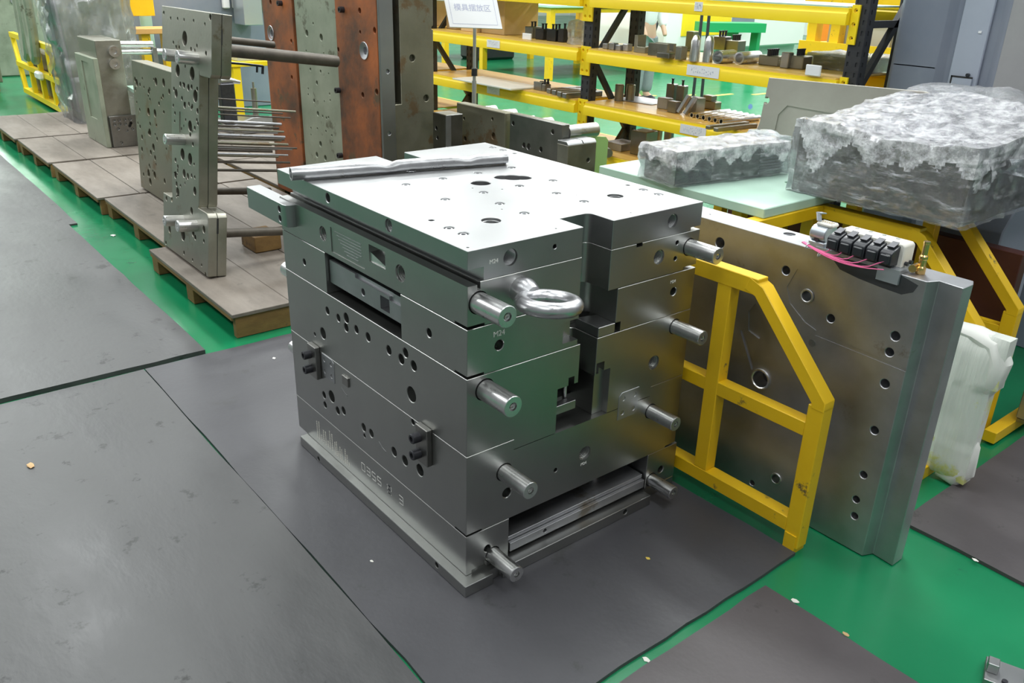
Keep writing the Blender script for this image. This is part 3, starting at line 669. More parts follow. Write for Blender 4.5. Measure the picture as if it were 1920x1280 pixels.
# ---- large wrapped mould
T = thing('wrapped_mould', 'large film-wrapped steel mould overhanging the stands at the right', 'wrapped mould', (2.4, 0, .86))
bm = B(); box(bm, 1.845, 2.60, -.35, .33, .8745, 1.11, bev=.006); obj('lower_block', bm, BROWNST, T)
for (x, y) in ((1.87, .30), (1.90, -.30), (2.52, -.28)): bm = B(); cyl(bm, (x, y, 1.105), (x, y, 1.135), .034); obj('corner_pillar', bm, CHROME, T)
bm = B(); box(bm, 1.858, 2.10, -.34, -.27, 1.105, 1.135); obj('edge_rail', bm, STEELT, T)
bm = B(); box(bm, 2.06, 2.58, -.20, .22, 1.11, 1.135, bev=.006); obj('insert', bm, STEELG, T)
bm = B(); box(bm, 2.62, 2.93, -.10, .32, .8745, 1.14, bev=.01); obj('upper_block', bm, STEELD, T)
def tp(x, y):
    t = min(1, max(0, (x-1.9)/.75)); return 1.14+.075*t*t*(3-2*t)+.012*math.sin(y*9+x*3)
a_ = (1.835, 2.60, -.360, .340, .8745, 1.15, 11, .013, 80, 60, 22, tp)
obj('film_wrap', wrapbox(*a_, part='sides'), FILM, T, 'clear stretch film pulled around the sides', smooth=False)
obj('film_top', wrapbox(*a_, part='top'), FILMT, T, 'white crumpled film gathered on top', smooth=False)
def tp2(x, y): return 1.195+.03*math.sin((x-2.6)*6)-.10*max(0, (-y-.0))
obj('film_sheet', wrapbox(2.50, 3.17, -.36, .36, .884, 1.17, 5, .014, 44, 50, 16, tp2), FILM2, T, 'loose clear plastic drape', smooth=False)
bm = B()
n = 22; A = []
for i in range(n+1):
    t = i/n; row = []
    for j in range(9):
        s = j/8; p = Vector((2.05+.95*t, -.376-.012*math.sin(t*17+s*4)-.02*s*t, 1.10-(.05+.10*t)*s-.10*t)) ; row.append(bm.verts.new(p))
    A.append(row)
for i in range(n):
    for j in range(8): bm.faces.new((A[i][j], A[i+1][j], A[i+1][j+1], A[i][j+1]))
obj('film_band', bm, FILM2, T, 'tight diagonal film band')
# ---- leaning grey plate
rot = Matrix.Translation((2.60, 1.06, .876)) @ Matrix.Rotation(math.radians(7), 4, 'Y') @ Matrix.Rotation(math.radians(0), 4, 'Z')
T = thing('leaning_plate', 'flat tan-grey steel plate leaning upright behind the small wrapped block', 'plate', M=rot)
GP = mat('tan_grey_plate', (.27, .255, .22), .55, .3, (.38, .36, .32), 3, .6, .05, 40, 0, dirt=(.24, .20, .14), dscale=4, dthr=.62)
bm = B(); prism(bm, [(.02, 0), (0, .1), (.0, .32), (-.80, .345), (-.86, .33), (-.86, 0)], 0, 0, .03, bev=.003)
cb = B(); h = onx(1437, 188, 0, rot); hole(cb, h, (1, 0, 0), .017, .05)
prism(cb, [(-.10, .0), (-.10, .15), (-.14, .20), (-.7, .19), (-.7, .0)], 0, -.01, .006)
bm = cut(bm, cb); obj('plate', bm, GP, T)
bm = B(); s = onx(1407, 200, 0, rot); bmesh.ops.create_circle(bm, cap_ends=True, segments=9, radius=.014, matrix=Matrix.Translation((-.0008, s.y, s.z)) @ Matrix.Rotation(PI/2, 4, 'Y')); obj('paint_spot', bm, mat('blue_spot', (.22, .40, .75), .6), T, 'small blue paint spot', smooth=False)
# ---- foam wrapped plate
T = thing('foam_wrapped_plate', 'white foam and film wrapped plate leaning upright at the right, yellow stained', 'wrapped plate', (1.74, -.4, .0))
from mathutils import noise as _n
bm = B(); rows = []
prof = [(-.10, .02, .56), (-.55, .02, .56)]
nj, nk = 30, 34
def foam(face):
    rows = []
    for j in range(nj+1):
        row = []
        for k in range(nk+1):
            y = -.05-.585*j/nj; z = .03+.56*k/nk
            rib = .005*math.sin(y*95+math.sin(z*5)*.6)
            edge = min(1, min(j, nj-j)/4)**.5*min(1, min(k, nk-k)/4)**.5
            nn = _n.noise(Vector((0, y*9, z*7)))*.010
            x = 1.735+face*(.018+.022*edge+(rib+nn)*edge)
            fat = max(0, (j-22)/8)*(.010 if (k > 22 or k < 9) else .006); x += face*fat
            row.append(bm.verts.new((x, y-.02*(z > .40)*max(0, (j-20)/10), z)))
        rows.append(row)
    for j in range(nj):
        for k in range(nk):
            f = (rows[j][k], rows[j+1][k], rows[j+1][k+1], rows[j][k+1]); bm.faces.new(f if face < 0 else f[::-1])
    return rows
ra, rb = foam(-1), foam(1)
def rim(a, b):
    for i in range(len(a)-1): bm.faces.new((a[i], b[i], b[i+1], a[i+1]))
rim(ra[0], rb[0]); rim(rb[-1], ra[-1]); rim([r[-1] for r in ra], [r[-1] for r in rb]); rim([r[0] for r in rb], [r[0] for r in ra])
bmesh.ops.recalc_face_normals(bm, faces=bm.faces[:]); obj('foam_sheet', bm, FOAM, T)
def pad(pts, r, name='edge_pad'):
    bm = B(); tube(bm, pts, r, 14); obj(name, bm, FOAMW, T, 'thick rolled white foam edge')
pad([(1.735, -.45, .575), (1.735, -.54, .572), (1.735, -.605, .555), (1.735, -.632, .50), (1.735, -.625, .42), (1.735, -.61, .36)], [(.03, .02), (.042, .03), (.048, .036), (.048, .038), (.042, .034), (.02, .015)])
pad([(1.735, -.60, .20), (1.735, -.608, .17), (1.735, -.61, .07), (1.735, -.585, .035), (1.735, -.53, .033)], [(.03, .02), (.04, .03), (.044, .034), (.042, .032), (.025, .018)])
bm = B()
for k, (y, z) in enumerate(((-.22, .40), (-.24, .385), (-.26, .38))): rbar(bm, (1.690, y+.05, z), (1.688, y-.10, z-.006), .004, .003, (0, 0, 1))
obj('tape_strip', bm, FOAMW, T, kind='stuff')
# ---- blue-grey steel column
T = thing('machine_column', 'tall blue-grey painted steel machine column behind the wrapped mould', 'column', (3.45, .3, 0))
bm = B(); prism(bm, [(3.22, .745), (3.20, .72), (3.20, .50), (3.24, .47), (3.24, .26), (3.19, .22), (3.19, -.02), (3.26, -.06), (3.26, -.8), (3.9, -.8), (3.9, .745)], 2, .0, 2.6, bev=.004); obj('column_body', bm, BLUEG, T)
bm = B(); box(bm, 3.225, 3.242, .30, .44, 0, 2.55, bev=.004); obj('cover_strip', bm, BLUEL, T, 'paler vertical cover strip')
bm = B(); box(bm, 3.182, 3.191, -.01, .205, .9, 2.5, bev=.002); obj('cover_panel', bm, mat('dull_grey_paint', (.27, .27, .28), .45, 0, (.36, .36, .36), 2), T)
bm = B(); box(bm, 3.214, 3.226, .32, .42, .85, 1.235, bev=.002); d = obj('hatch', bm, BLUEL, T)
bm = B(); box(bm, 3.2125, 3.216, .318, .422, 1.235, 1.242); box(bm, 3.2125, 3.216, .415, .422, .9, 1.242); obj('hatch_gap', bm, HOLE, d)
bm = B(); cyl(bm, (3.208, .345, 1.25), (3.226, .345, 1.25), .008, 10); obj('hatch_knob', bm, BLACKP, d)
bm = B(); box(bm, 3.2, 3.2005, .5, .72, 1.265, 1.27); obj('weld_line', bm, BLUEG, T)
bm = B(); box(bm, 3.221, 3.2255, .33, .345, 1.44, 1.45); obj('tag', bm, WHITE, T)
# ---- small bracket at the lower right corner
c = onz(1850, 1262, .0)
rot = Matrix.Translation((c.x-.005, c.y-.02, 0)) @ Matrix.Rotation(math.radians(20), 4, 'Z') @ Matrix.Scale(.72, 4)
T = thing('clamp_block', 'small machined steel bracket on the green floor at the bottom right corner', 'bracket', M=rot)
bm = B(); box(bm, -.055, .075, -.09, .035, .001, .03, bev=.002); box(bm, -.012, .032, -.005, .032, .03, .07, bev=.002); obj('body', bm, STEELT, T)
bm = B(); cyl(bm, (.012, -.006, .052), (.012, .0, .052), .007, 14); obj('bore', bm, HOLE, T)
bm = B(); cyl(bm, (-.035, -.03, .03), (-.035, -.03, .038), .010, 14); obj('screw', bm, BLACKST, T)
# ================================================================== LEFT: PALLETS
def pallet(x0, x1, y0, y1, label, nb=3, ends=True, h=.13):
    T = thing('wooden_pallet', label, 'pallet', ((x0+x1)/2, (y0+y1)/2, 0), 'weathered wooden pallets along the green strip')
    n = max(1, round((x1-x0)/.31)); w = (x1-x0)/n
    for i in range(n):
        bm = B(); o = random.uniform(-.006, .006)
        box(bm, x0+w*i+.002, x0+w*(i+1)-.002, y0+o, y1+o*.5, h-.018, h+random.uniform(-.002, .001), bev=.002); obj('plank', bm, PLY, T)
    for i in range(nb):
        y = y0+.05+(y1-y0-.1)*i/(nb-1)
        bm = B(); 
        if i == 0 and ends: box(bm, x0+.02, x1-.01, y0+.008, y0+.045, .002, h-.0185, bev=.002); obj('end_board', bm, WOOD, T)
        for xx in (x0+.012, (x0+x1)/2-.05, x1-.11):
            if i == 0 and ends: continue
            if bm is None or not bm.is_valid: bm = B()
            box(bm, xx, xx+.09, y-.05, y+.05, .002, h-.038, bev=.002); obj('block', bm, WOOD, T)
        if i or not ends: bm = B(); box(bm, x0+.006, x1-.006, y-.05, y+.05, h-.0375, h-.0185); obj('bearer', bm, WOOD, T)
    bm = B(); box(bm, x0+.003, x0+.012, y0+.012, y1-.01, h-.036, h-.0185); obj('edge_batten', bm, WOOD, T)
    return T
pallet(.150, 1.37, 2.105, 3.33, 'nearest weathered wooden pallet, with the tall drilled plate tool on it')
pallet(.262, 1.37, 3.37, 4.66, 'second wooden pallet from the mould, under the brown drilled plate')
pallet(.225, 1.37, 4.70, 6.02, 'third wooden pallet from the mould, mostly empty at its near side')
pallet(.205, 1.37, 6.08, 7.25, 'fourth wooden pallet along the strip, carrying the capped mould half')
pallet(.185, 1.6, 7.30, 8.70, 'farthest wooden pallet of the row, under the tall plastic-wrapped mould')
pallet(1.42, 2.72, 1.36, 2.72, 'pallet behind the mould carrying the row of steel plates')
pallet(1.42, 2.62, 4.26, 5.40, 'pallet of the second row seen through the ejector pins')
pallet(1.42, 2.62, 5.44, 6.50, 'farther pallet of the second row behind the ejector pins')
pallet(1.85, 2.85, 6.55, 7.36, 'pallet carrying the pale milled plate, far behind the ejector pins')
pallet(1.42, 2.14, 2.76, 4.20, 'pallet behind the mould carrying the tall rusty mould half')
bm = B(); box(bm, .62, .78, 2.92, 3.12, .1315, .225, bev=.004); obj('wooden_block', bm, WOOD, None, 'short timber block lying on the nearest pallet beside the black rods', 'block')
bm = B(); box(bm, .84, 1.0, 2.55, 2.98, .1315, .20, bev=.004); obj('wooden_block', bm, WOOD, None, 'long timber wedge on the nearest pallet, partly hidden by the mould', 'block')

# ---- tall tilted ejector tool
tilt = math.radians(7.2)
MT = Matrix.Translation((.241, 2.647, .145)) @ Matrix.Rotation(tilt, 4, 'Y')
T = thing('ejector_tool', 'tall drilled steel I-shaped ejector plate tool tilted on the nearest pallet, with rods and pins', 'mould tool', M=MT)
def tl(px, py): p = onx(px, py, 0, MT); return (p.y, p.z)
yh0, yh1 = tl(397, 60)[0], tl(304, 60)[0]; ztop = tl(397, 24)[1]; zh = tl(397, 148)[1]
yc0, yc1 = tl(373, 270)[0], tl(322, 270)[0]; zf = tl(385, 398)[1]; yf0, yf1 = tl(390, 500)[0], tl(307, 430)[0]; zf1 = tl(312, 364)[1]
prof = [(yf0, 0), (yf0, zf-.02), (yf0+.02, zf), (yc0+.01, zf), (yc0, zf+.02), (yc0, zh+.02), (yc0-.01, zh), (yh0+.02, zh), (yh0, zh+.02), (yh0, ztop), (yh1, ztop), (yh1, zh+.03), (yc1, zh+.03), (yc1, zf1), (yf1, zf1), (yf1, 0)]
for (a, b, nm, lb) in ((0, .048, 'front_plate', None), (.050, .098, 'rear_plate', None)):
    bm = B(); prism(bm, prof, 0, a, b, bev=.002)
    if a == 0:
        cb = B()
        H = [(346, 72, .026), (307, 24, .007), (320, 34, .006), (333, 35, .006), (345, 37, .006), (363, 39, .006), (384, 45, .006), (394, 32, .010), (325, 80, .007), (330, 88, .007), (336, 89, .007), (358, 92, .008), (365, 94, .006), (369, 86, .007), (386, 100, .008), (309, 110, .016), (318, 122, .008), (333, 132, .022), (347, 124, .006), (360, 138, .024), (375, 134, .007), (387, 130, .016), (338, 158, .010), (345, 160, .010), (353, 164, .012), (359, 163, .009), (330, 175, .016), (366, 180, .022), (346, 197, .012), (354, 195, .008), (370, 208, .010), (325, 198, .007), (328, 212, .007), (369, 225, .007), (371, 232, .007), (356, 236, .020), (365, 240, .008), (339, 241, .006), (342, 289, .022), (356, 298, .022), (329, 300, .009), (364, 308, .006), (329, 328, .014), (345, 325, .016), (352, 330, .012), (365, 332, .007), (331, 345, .010), (333, 360, .018), (365, 358, .016), (359, 395, .014), (312, 372, .010), (322, 374, .010), (318, 430, .014), (343, 440, .024), (362, 437, .014), (366, 445, .010), (382, 430, .014), (382, 452, .008), (345, 474, .008), (361, 487, .006), (378, 497, .006), (385, 514, .008), (311, 455, .008)]
        rr_ = random.Random(21)
        H += [(rr_.uniform(326, 370), rr_.uniform(150, 385), rr_.choice((.005, .006, .008))) for _ in range(26)]
        for px, py, r in H:
            y, z = tl(px, py)
            if (yc0+.01 < y < yc1-.01) or z > zh+.04 or z < zf-.03: hole(cb, (0, y, z), (1, 0, 0), r*1.38, .047, seg=18)
        y, z = tl(340, 225); box(cb, -.01, .003, y-.04, y+.03, z-.07, z+.04)
        bm = cut(bm, cb)
    obj(nm, bm, OILY, T)
bm = B(); z = tl(397, 68)[1]; box(bm, .046, .052, yh0-.001, yh0+.002, z-.035, z+.035); z = .28; box(bm, .044, .054, yf0-.001, yf0+.002, z-.05, z+.03); obj('pry_slot', bm, HOLE, T)
def stub(px, py, r, L=.10):
    y, z = tl(px, py); bm = B(); lathe(bm, (0, y, z), (-1, 0, 0), [(0, 0), (0, r), (L-.003, r), (L, r-.003), (L, r*.6), (L-.01, r*.6), (L-.01, 0)], 20); obj('guide_pin', bm, CHROME, T)
for px, py, r in ((345, 106, .030), (370, 110, .031), (345, 262, .028), (343, 413, .029), (368, 423, .031)): stub(px, py, r)
def rod(yz, r, L, m=DROD, nm='return_rod', x0=.098):
    bm = B(); lathe(bm, (x0, yz[0], yz[1]), (1, 0, 0), [(0, 0), (0, r), (L-.004, r), (L, r-.003), (L, 0)], 16); return obj(nm, bm, m, T)
def rl(px, py, xx=.098): p = onx(px, py, xx, MT); return (p.y, p.z)
rod((yh0+.06, rl(437, 97)[1]), .030, .60); rod((yh1-.08, rl(437, 97)[1]+.03), .019, .50)
rod((yf0+.08, rl(430, 447)[1]), .024, .52); rod((yf1-.10, rl(418, 398)[1]), .021, .50)
bm = B(); z = rl(437, 121)[1]; y = yh0+.10
tube(bm, [(.098, y, z), (.20, y, z), (.30, y, z-.002)], .006, 8); tube(bm, [(.27, y, z), (.27, y, z-.035)], .006, 8); tube(bm, [(.30, y, z), (.30, y, z-.04)], .007, 8); obj('hooked_rod', bm, BLACKST, T)
rnd = random.Random(2)
zt, zb = rl(413, 200)[1], rl(413, 335)[1]
zs = [0, .035, .15, .29, .36, .40, .43, .47, .50, .54, .57, .60, .64, .67, .70, .73, .77, .80, .83, .90, .97, 1.0, .33, .45, .62, .56, .12, .21]
for k, t in enumerate(zs):
    y = yc0+.03+rnd.random()*(yc1-yc0-.06); L = rnd.choice((.44, .45, .455, .46, .445))
    bm = B(); z = zt+(zb-zt)*t
    r = rnd.choice((.004, .005, .006, .0075))
    lathe(bm, (.098, y, z), (1, 0, 0), [(0, 0), (0, r), (L, r), (L, 0)], 8); obj('ejector_pin', bm, (DROD, OILYD, DROD, STEELG)[k % 4], T)

# ---- drilled plates behind
MB_ = Matrix.Translation((.56, 4.80, .141)) @ Matrix.Rotation(math.radians(4), 4, 'Y')
T = thing('drilled_plate', 'brown-grey drilled steel plate standing behind the tall tilted tool', 'plate', M=MB_)
def tb(px, py): p = onx(px, py, 0, MB_); return (p.y, p.z)
zt = tb(243, 111)[1]
bm = B(); box(bm, 0, .11, -1.05, .02, 0, zt, bev=.003); cb = B()
rnd = random.Random(11)
for i in range(60):
    px = rnd.uniform(250, 318); py = rnd.uniform(125, 345); y, z = tb(px, py)
    if -1.0 < y < -.02 and .06 < z < zt-.04: hole(cb, (0, y, z), (1, 0, 0), rnd.choice((.010, .014, .018, .026)), .05, seg=12)
bm = cut(bm, cb); obj('plate', bm, OILYD, T)
# ---- capped mould half
c = onz(207, 278, .13)
T = thing('mould_half', 'grey-green mould half with round caps standing left of the drilled plates', 'mould', (c.x+.1, c.y+.3, .131))
X0, Y0 = c.x, c.y; W_ = .25
bm = B(); box(bm, X0-.02, X0+.02, Y0+.02, Y0+.62, .131, .88, bev=.004); cb = B(); box(cb, X0-.03, X0-.01, Y0+.20, Y0+.42, .35, .83); bm = cut(bm, cb); obj('side_plate', bm, GGREY, T)
bm = B(); box(bm, X0+.02, X0+W_-.02, Y0+.04, Y0+.60, .131, 1.02, bev=.004); obj('body', bm, OILY, T)
bm = B(); box(bm, X0+.03, X0+W_+.02, Y0, Y0+.039, .131, .40, bev=.004); cb = B()
for i in range(4):
    for j in range(2): hole(cb, (X0+.065+.045*i, Y0, .365-.035*j), (0, 1, 0), .013, .02, seg=12)
for x, z in ((.09, .29), (.19, .31), (.16, .27), (.21, .28), (.10, .17)): hole(cb, (X0+x, Y0, z), (0, 1, 0), .012, .02, seg=12)
bm = cut(bm, cb); obj('manifold_block', bm, STEELD, T)
for x, z in ((.16, .93), (.15, .83)): bm = B(); lathe(bm, (X0+x, Y0+.04, z), (0, -1, 0), [(0, 0), (0, .045), (.035, .045), (.035, .02), (.02, .02), (.02, 0)], 20); obj('cap', bm, CHROME, T)
for z, L, r in ((.965, .34, .028), (.90, .46, .026)): bm = B(); cyl(bm, (X0+W_-.02, Y0+.3, z), (X0+W_-.02+L, Y0+.3, z-.01), r); obj('guide_pin', bm, CHROME, T)
bm = B(); box(bm, X0+.55, X0+.59, Y0+.25, Y0+.30, .131, .93); obj('support_post', bm, STEELT, T)
bm = B(); prism(bm, [(X0+.22, Y0-.25), (X0+.70, Y0-.35), (X0+.70, Y0+.1), (X0+.25, Y0+.15)], 2, .60, .63); o_ = obj('green_sheet', bm, MINT, None, 'pale green sheet edge between the capped mould half and the drilled plate', 'sheet')
bm = B(); box(bm, X0+.28, X0+.62, Y0-.22, Y0-.12, .131, .599, bev=.004); obj('bracket_block', bm, GGREY, None, 'tan steel bracket block under the pale green sheet edge', 'block')
bm = B(); torus(bm, (X0+.58, Y0-.2, .634), (0, 0, 1), .05, .006, 20, 6); obj('red_ring', bm, mat('red_rubber', (.7, .12, .10), .5), None, 'small red ring lying on the pale green sheet', 'ring')
# ---- tall wrapped mould
T = thing('plastic_wrapped_mould', 'tall grey mould under hazy plastic sheet at the upper left', 'wrapped mould', (1.2, 8.2, .131))
tl_ = Matrix.Translation((.90, 7.85, .131)) @ Matrix.Rotation(math.radians(-3), 4, 'Y')
bm = B(); box(bm, .02, .60, .02, .62, .0, 1.62, tl_, bev=.01); obj('mould_body', bm, GGREY, T)
bm = B(); box(bm, .0, .02, .04, .2, .1, 1.5, tl_); box(bm, .0, .02, .3, .58, .1, 1.4, tl_); obj('side_plate', bm, STEELG, T, kind='stuff')
bm = wrapbox(-.015, .66, -.02, .68, .0, 1.66, 4, .035, 16, 16, 34); bmesh.ops.transform(bm, matrix=tl_, verts=bm.verts[:]); obj('plastic_sheet', bm, FILM3, T, 'hazy crumpled plastic sheet')
# ---- far yellow stand
T = thing('steel_stand', 'small yellow barred stand at the far upper left beyond the pallets', 'stand', (1.0, 10, 0))
for a, b in ((8.86, 8.93), (9.42, 9.49), (9.98, 10.05), (10.54, 10.61), (11.1, 11.17)):
    bm = B(); prism(bm, [(a, .06), (b, .06), (b+(.25 if a > 11 else .0), .74), (a+(.25 if a > 11 else .0), .74)], 0, 1.0, 1.05); obj('bar', bm, YELB, T)
for a, b, z in ((8.86, 11.17, .04), (8.86, 11.3, .36), (8.86, 11.42, .70)): bm = B(); box(bm, .995, 1.055, a, b, z, z+.06); obj('rail', bm, YELB, T)
bm = B(); prism(bm, [(8.93, .74), (9.0, .74), (9.5, .40), (9.42, .40)], 0, 1.0, 1.05); obj('diagonal_brace', bm, YELB, T)
bm = B(); box(bm, 1.06, 1.5, 8.86, 11.1, .04, .10); obj('base', bm, YEL, T)
bm = B(); box(bm, 1.08, 1.45, 9.0, 11.0, .101, .62, bev=.02); obj('stored_mould', bm, OILYD, None, 'dark oily mould stored behind the far yellow barred stand', 'mould')
T = thing('hanging_hoses', 'grey hoses looped over the far yellow barred stand', 'hoses', (.96, 10, .5))
for i, y in enumerate((9.75, 10.15)):
    bm = B(); pts = [(.96, y-.10, 1.7), (.95, y-.1, .9), (.94, y-.06, .62), (.94, y, .56), (.94, y+.06, .62), (.95, y+.1, .9), (.96, y+.12, 1.7)]; tube(bm, pts, .05, 10); obj('hose', bm, GGREY, T)
bm = B(); box(bm, .93, .996, 9.72, 9.95, .34, .43, bev=.02); obj('white_rag', bm, FOAMW, None, 'white rag hanging on the far yellow barred stand', 'rag')
T = thing('steel_slab', 'dark steel slab resting on timber at the far left edge', 'slab', (.2, 12, 0))
bm = B(); box(bm, -1.2, .85, 11.6, 12.9, .12, .42, bev=.01); obj('slab', bm, OILYD, T)
bm = B(); box(bm, -1.2, .80, 11.62, 12.8, .0, .119, bev=.01); obj('timber', bm, WOOD, T)
T = thing('parts_trolley', 'cluttered grey-green machine and trolley at the far upper left corner', 'machine', (.2, 14, 0))
bm = B(); box(bm, -1.6, .9, 13.6, 14.6, .0, .62, bev=.02); obj('bench', bm, OILYD, T)
for k in range(7): bm = B(); x = -1.3+.33*k; box(bm, x, x+.2, 13.65, 13.95, .621, .68+.06*(k*7 % 4), bev=.01); obj('part', bm, (GGREY, YEL, STEELG, OILY)[k % 4], T)
bm = B(); box(bm, 1.05, 2.1, 13.3, 14.0, .0, 1.35, bev=.02); obj('cabinet', bm, GGREY, T)
bm = B(); box(bm, 1.0, 2.15, 13.25, 14.05, 1.35, 1.38); obj('cabinet_top', bm, MINT, T)
for k in range(4): bm = B(); lathe(bm, (1.25+.2*k, 13.3, 1.1-.05*(k % 2)), (0, -1, 0), [(0, 0), (0, .04), (.03, .04), (.03, 0)], 12); obj('knob', bm, STEELG, T)
bm = B(); box(bm, 1.35, 1.75, 13.3, 13.7, 1.40, 1.62, bev=.01); obj('yellow_box', bm, YELB, None, 'yellow box on top of the far upper left machine cabinet', 'box')
# ---- grey machine cabinet behind, orange plank table
a = ony(263, 40, 8.9).x; b = ony(505, 40, 8.9).x
T = thing('machine_cabinet', 'tall grey-green machine cabinet behind the tilted tool', 'machine', ((a+b)/2, 9.2, 0))
bm = B(); box(bm, a, b, 8.9, 9.9, 0, 2.6, bev=.01); obj('cabinet', bm, BLUEG, T)
bm = B(); box(bm, a-.005, a+.12, 8.87, 8.899, 0, 2.6, bev=.004); obj('corner_trim', bm, MINT, T)
bm = B(); box(bm, a+1.35, a+1.95, 8.86, 8.899, 1.12, 1.6, bev=.004); obj('panel', bm, STEELD, T)
qa, qb = ony(450, 46, 8.7), ony(484, 46, 8.7)
bm = B(); box(bm, qa.x, qb.x, 8.55, 8.859, qa.z, qa.z+.6, bev=.004); obj('switch_box', bm, ZINC, T)
for k in range(3): bm = B(); box(bm, a+.95+.12*k, a+1.03+.12*k, 8.84, 8.899, 1.15, 1.7, bev=.01); obj('pipe', bm, WHITE, T)
T = thing('plank_table', 'orange-brown plank on yellow legs left of the tilted tool head', 'table', (1.7, 8.4, 0))
pa = ony(250, 64, 8.3); bm = B(); box(bm, pa.x, pa.x+.95, 8.25, 8.6, pa.z, pa.z+.055, bev=.004); obj('plank', bm, ORW, T)
for k, dx in enumerate((.08, .30, .62)): bm = B(); box(bm, pa.x+dx, pa.x+dx+.09, 8.3, 8.4, 0, pa.z-.001); obj('leg', bm, YEL, T)
bm = B(); rbar(bm, (pa.x+.5, 8.35, pa.z-.02), (pa.x+.8, 8.35, .5), .08, .05, (0, 1, 0)); obj('brace', bm, YELB, T)
bm = B(); box(bm, pa.x-.3, pa.x+.35, 8.62, 8.7, pa.z+.16, pa.z+.7, bev=.004); obj('back_board', bm, YEL, T)
bm = B(); torus(bm, (pa.x+.62, 8.4, pa.z+.0553+.062), (.9, .3, 0), .05, .012, 20, 8); obj('steel_ring', bm, CHROME, None, 'steel ring standing on the orange-brown plank', 'ring')
# ---- odds behind the ejector pins
c = onz(462, 232, .131); c.x += .0; c.y -= .25
T = thing('milled_plate', 'pale milled steel plate lying behind the ejector pins', 'plate', (c.x, c.y, .131))
bm = B(); box(bm, c.x-.35, c.x+.15, c.y-.3, c.y+.35, .1315, .20, bev=.004); obj('plate', bm, STEELT, T)
bm = B(); prism(bm, [(c.x-.3, .20), (c.x+.1, .20), (c.x+.1, .26), (c.x-.1, .26)], 1, c.y-.2, c.y-.16); obj('wedge', bm, STEELG, T)
bm = B(); cyl(bm, (c.x+.05, c.y+.1, .20), (c.x+.05, c.y+.1, .50), .028, 16); cyl(bm, (c.x+.05, c.y+.1, .50), (c.x+.05, c.y+.1, .56), .010, 12); obj('post', bm, OILY, T)
T = thing('clamp_tool', 'pale cylinder tool with a short pipe end behind the ejector pins', 'tool', (c.x-.2, c.y, .26))
q = ony(432, 155, c.y)
bm = B(); tube(bm, [(q.x-.10, c.y, q.z+.02), (q.x, c.y, q.z+.02), (q.x+.09, c.y-.02, q.z)], [.035, .03, .016], 14); obj('barrel', bm, STEELT, T)
bm = B(); box(bm, q.x-.12, q.x+.02, c.y-.05, c.y+.05, .201, q.z-.0, bev=.01); obj('body', bm, BLACKST, T)
T = thing('low_table', 'yellow low table with grey trays behind the rust-coloured mould', 'table', (2.2, 7.2, 0))
q = ony(440, 135, 7.0); bm = B(); q.x += .12; q.y += .55; box(bm, q.x, q.x+1.2, 7.4, 7.95, q.z, q.z+.05, bev=.004); obj('top', bm, YELB, T)
for dx in (.03, 1.1): bm = B(); box(bm, q.x+dx, q.x+dx+.08, 7.42, 7.5, 0, q.z-.001); obj('leg', bm, YELB, T)
bm = B(); box(bm, q.x+.1, q.x+.9, 7.45, 7.75, q.z+.051, q.z+.12, bev=.005); obj('tray', bm, CRATE, T)

# ---- tall rusty mould half
YC = 2.80; cc = ony(712, 200, YC); XC = cc.x
T = thing('rusty_mould_half', 'tall mould half with two rust-orange face plates and a grey-green drilled strip', 'mould', (XC+.2, YC+.5, .131))
def rf(px, py, xx=XC): return onx(px, py, xx)
yb, yc_, yd = rf(632, 100).y, rf(556, 100).y, rf(497, 60).y
ZT = 1.75
def strip(y0, y1, x0, m, nm, hs, lb=None):
    bm = B(); box(bm, x0, XC+.10, y0, y1, .1315, ZT, bev=.003); cb = B()
    for px, py, r in hs: p = onx(px, py, x0); hole(cb, p, (1, 0, 0), r, .03, seg=20)
    bm = cut(bm, cb); return obj(nm, bm, m, T, lb)
strip(YC+.002, yb-.002, XC, RUST, 'face_plate', [(674, 20, .016), (634, 93, .013), (675, 60, .010), (702, 57, .017), (680, 178, .016), (706, 172, .017), (683, 95, .036)], 'rust-orange face plate')
strip(yb+.002, yc_-.004, XC+.006, GGREY, 'drilled_strip', [(587, 44, .008), (575, 62, .020), (602, 70, .021), (574, 95, .006), (607, 100, .006), (582, 130, .010), (601, 134, .010), (594, 155, .013), (616, 138, .006), (578, 166, .007), (578, 177, .007), (589, 189, .012), (608, 190, .006), (618, 176, .008), (619, 188, .007), (596, 213, .015), (605, 218, .008), (612, 221, .008), (616, 220, .008), (583, 240, .007), (595, 241, .008), (611, 246, .008), (583, 252, .006), (622, 254, .008), (623, 266, .008), (601, 270, .018), (594, 290, .018), (610, 296, .018)], 'pale grey-green strip with many drilled holes')
strip(yc_+.012, yd, XC-.004, RUST, 'face_plate', [(507, 4, .016), (491, 28, .010), (508, 62, .032), (546, 77, .013), (547, 145, .014)], 'rust-orange face plate')
for px, py, x0 in ((683, 95, XC), (508, 62, XC-.004)):
    p = onx(px, py, x0); bm = B(); lathe(bm, (x0+.012, p.y, p.z), (-1, 0, 0), [(0, .034), (.014, .05), (.017, .048), (.006, .022), (-.012, .020), (-.012, 0)], 28); obj('locating_ring', bm, STEELG, T, 'round steel locating ring')
for px, py, x0 in ((640, 18, XC), (633, 169, XC), (637, 291, XC), (524, 6, XC-.004)):
    p = onx(px+4, py, x0); bm = B(); lathe(bm, (x0, p.y, p.z), (-1, 0, 0), [(0, 0), (0, .017), (.03, .017), (.03, .009), (.018, .009), (.018, 0)], 16); obj('cap_screw', bm, BLACKST, T)
xb = ony(737, 150, YC).x; xg = ony(752, 100, YC).x; xe = ony(815, 150, YC).x
bm = B(); box(bm, XC+.003, xb, YC-.02, YC-.0, .1315, ZT, bev=.003); cb = B()
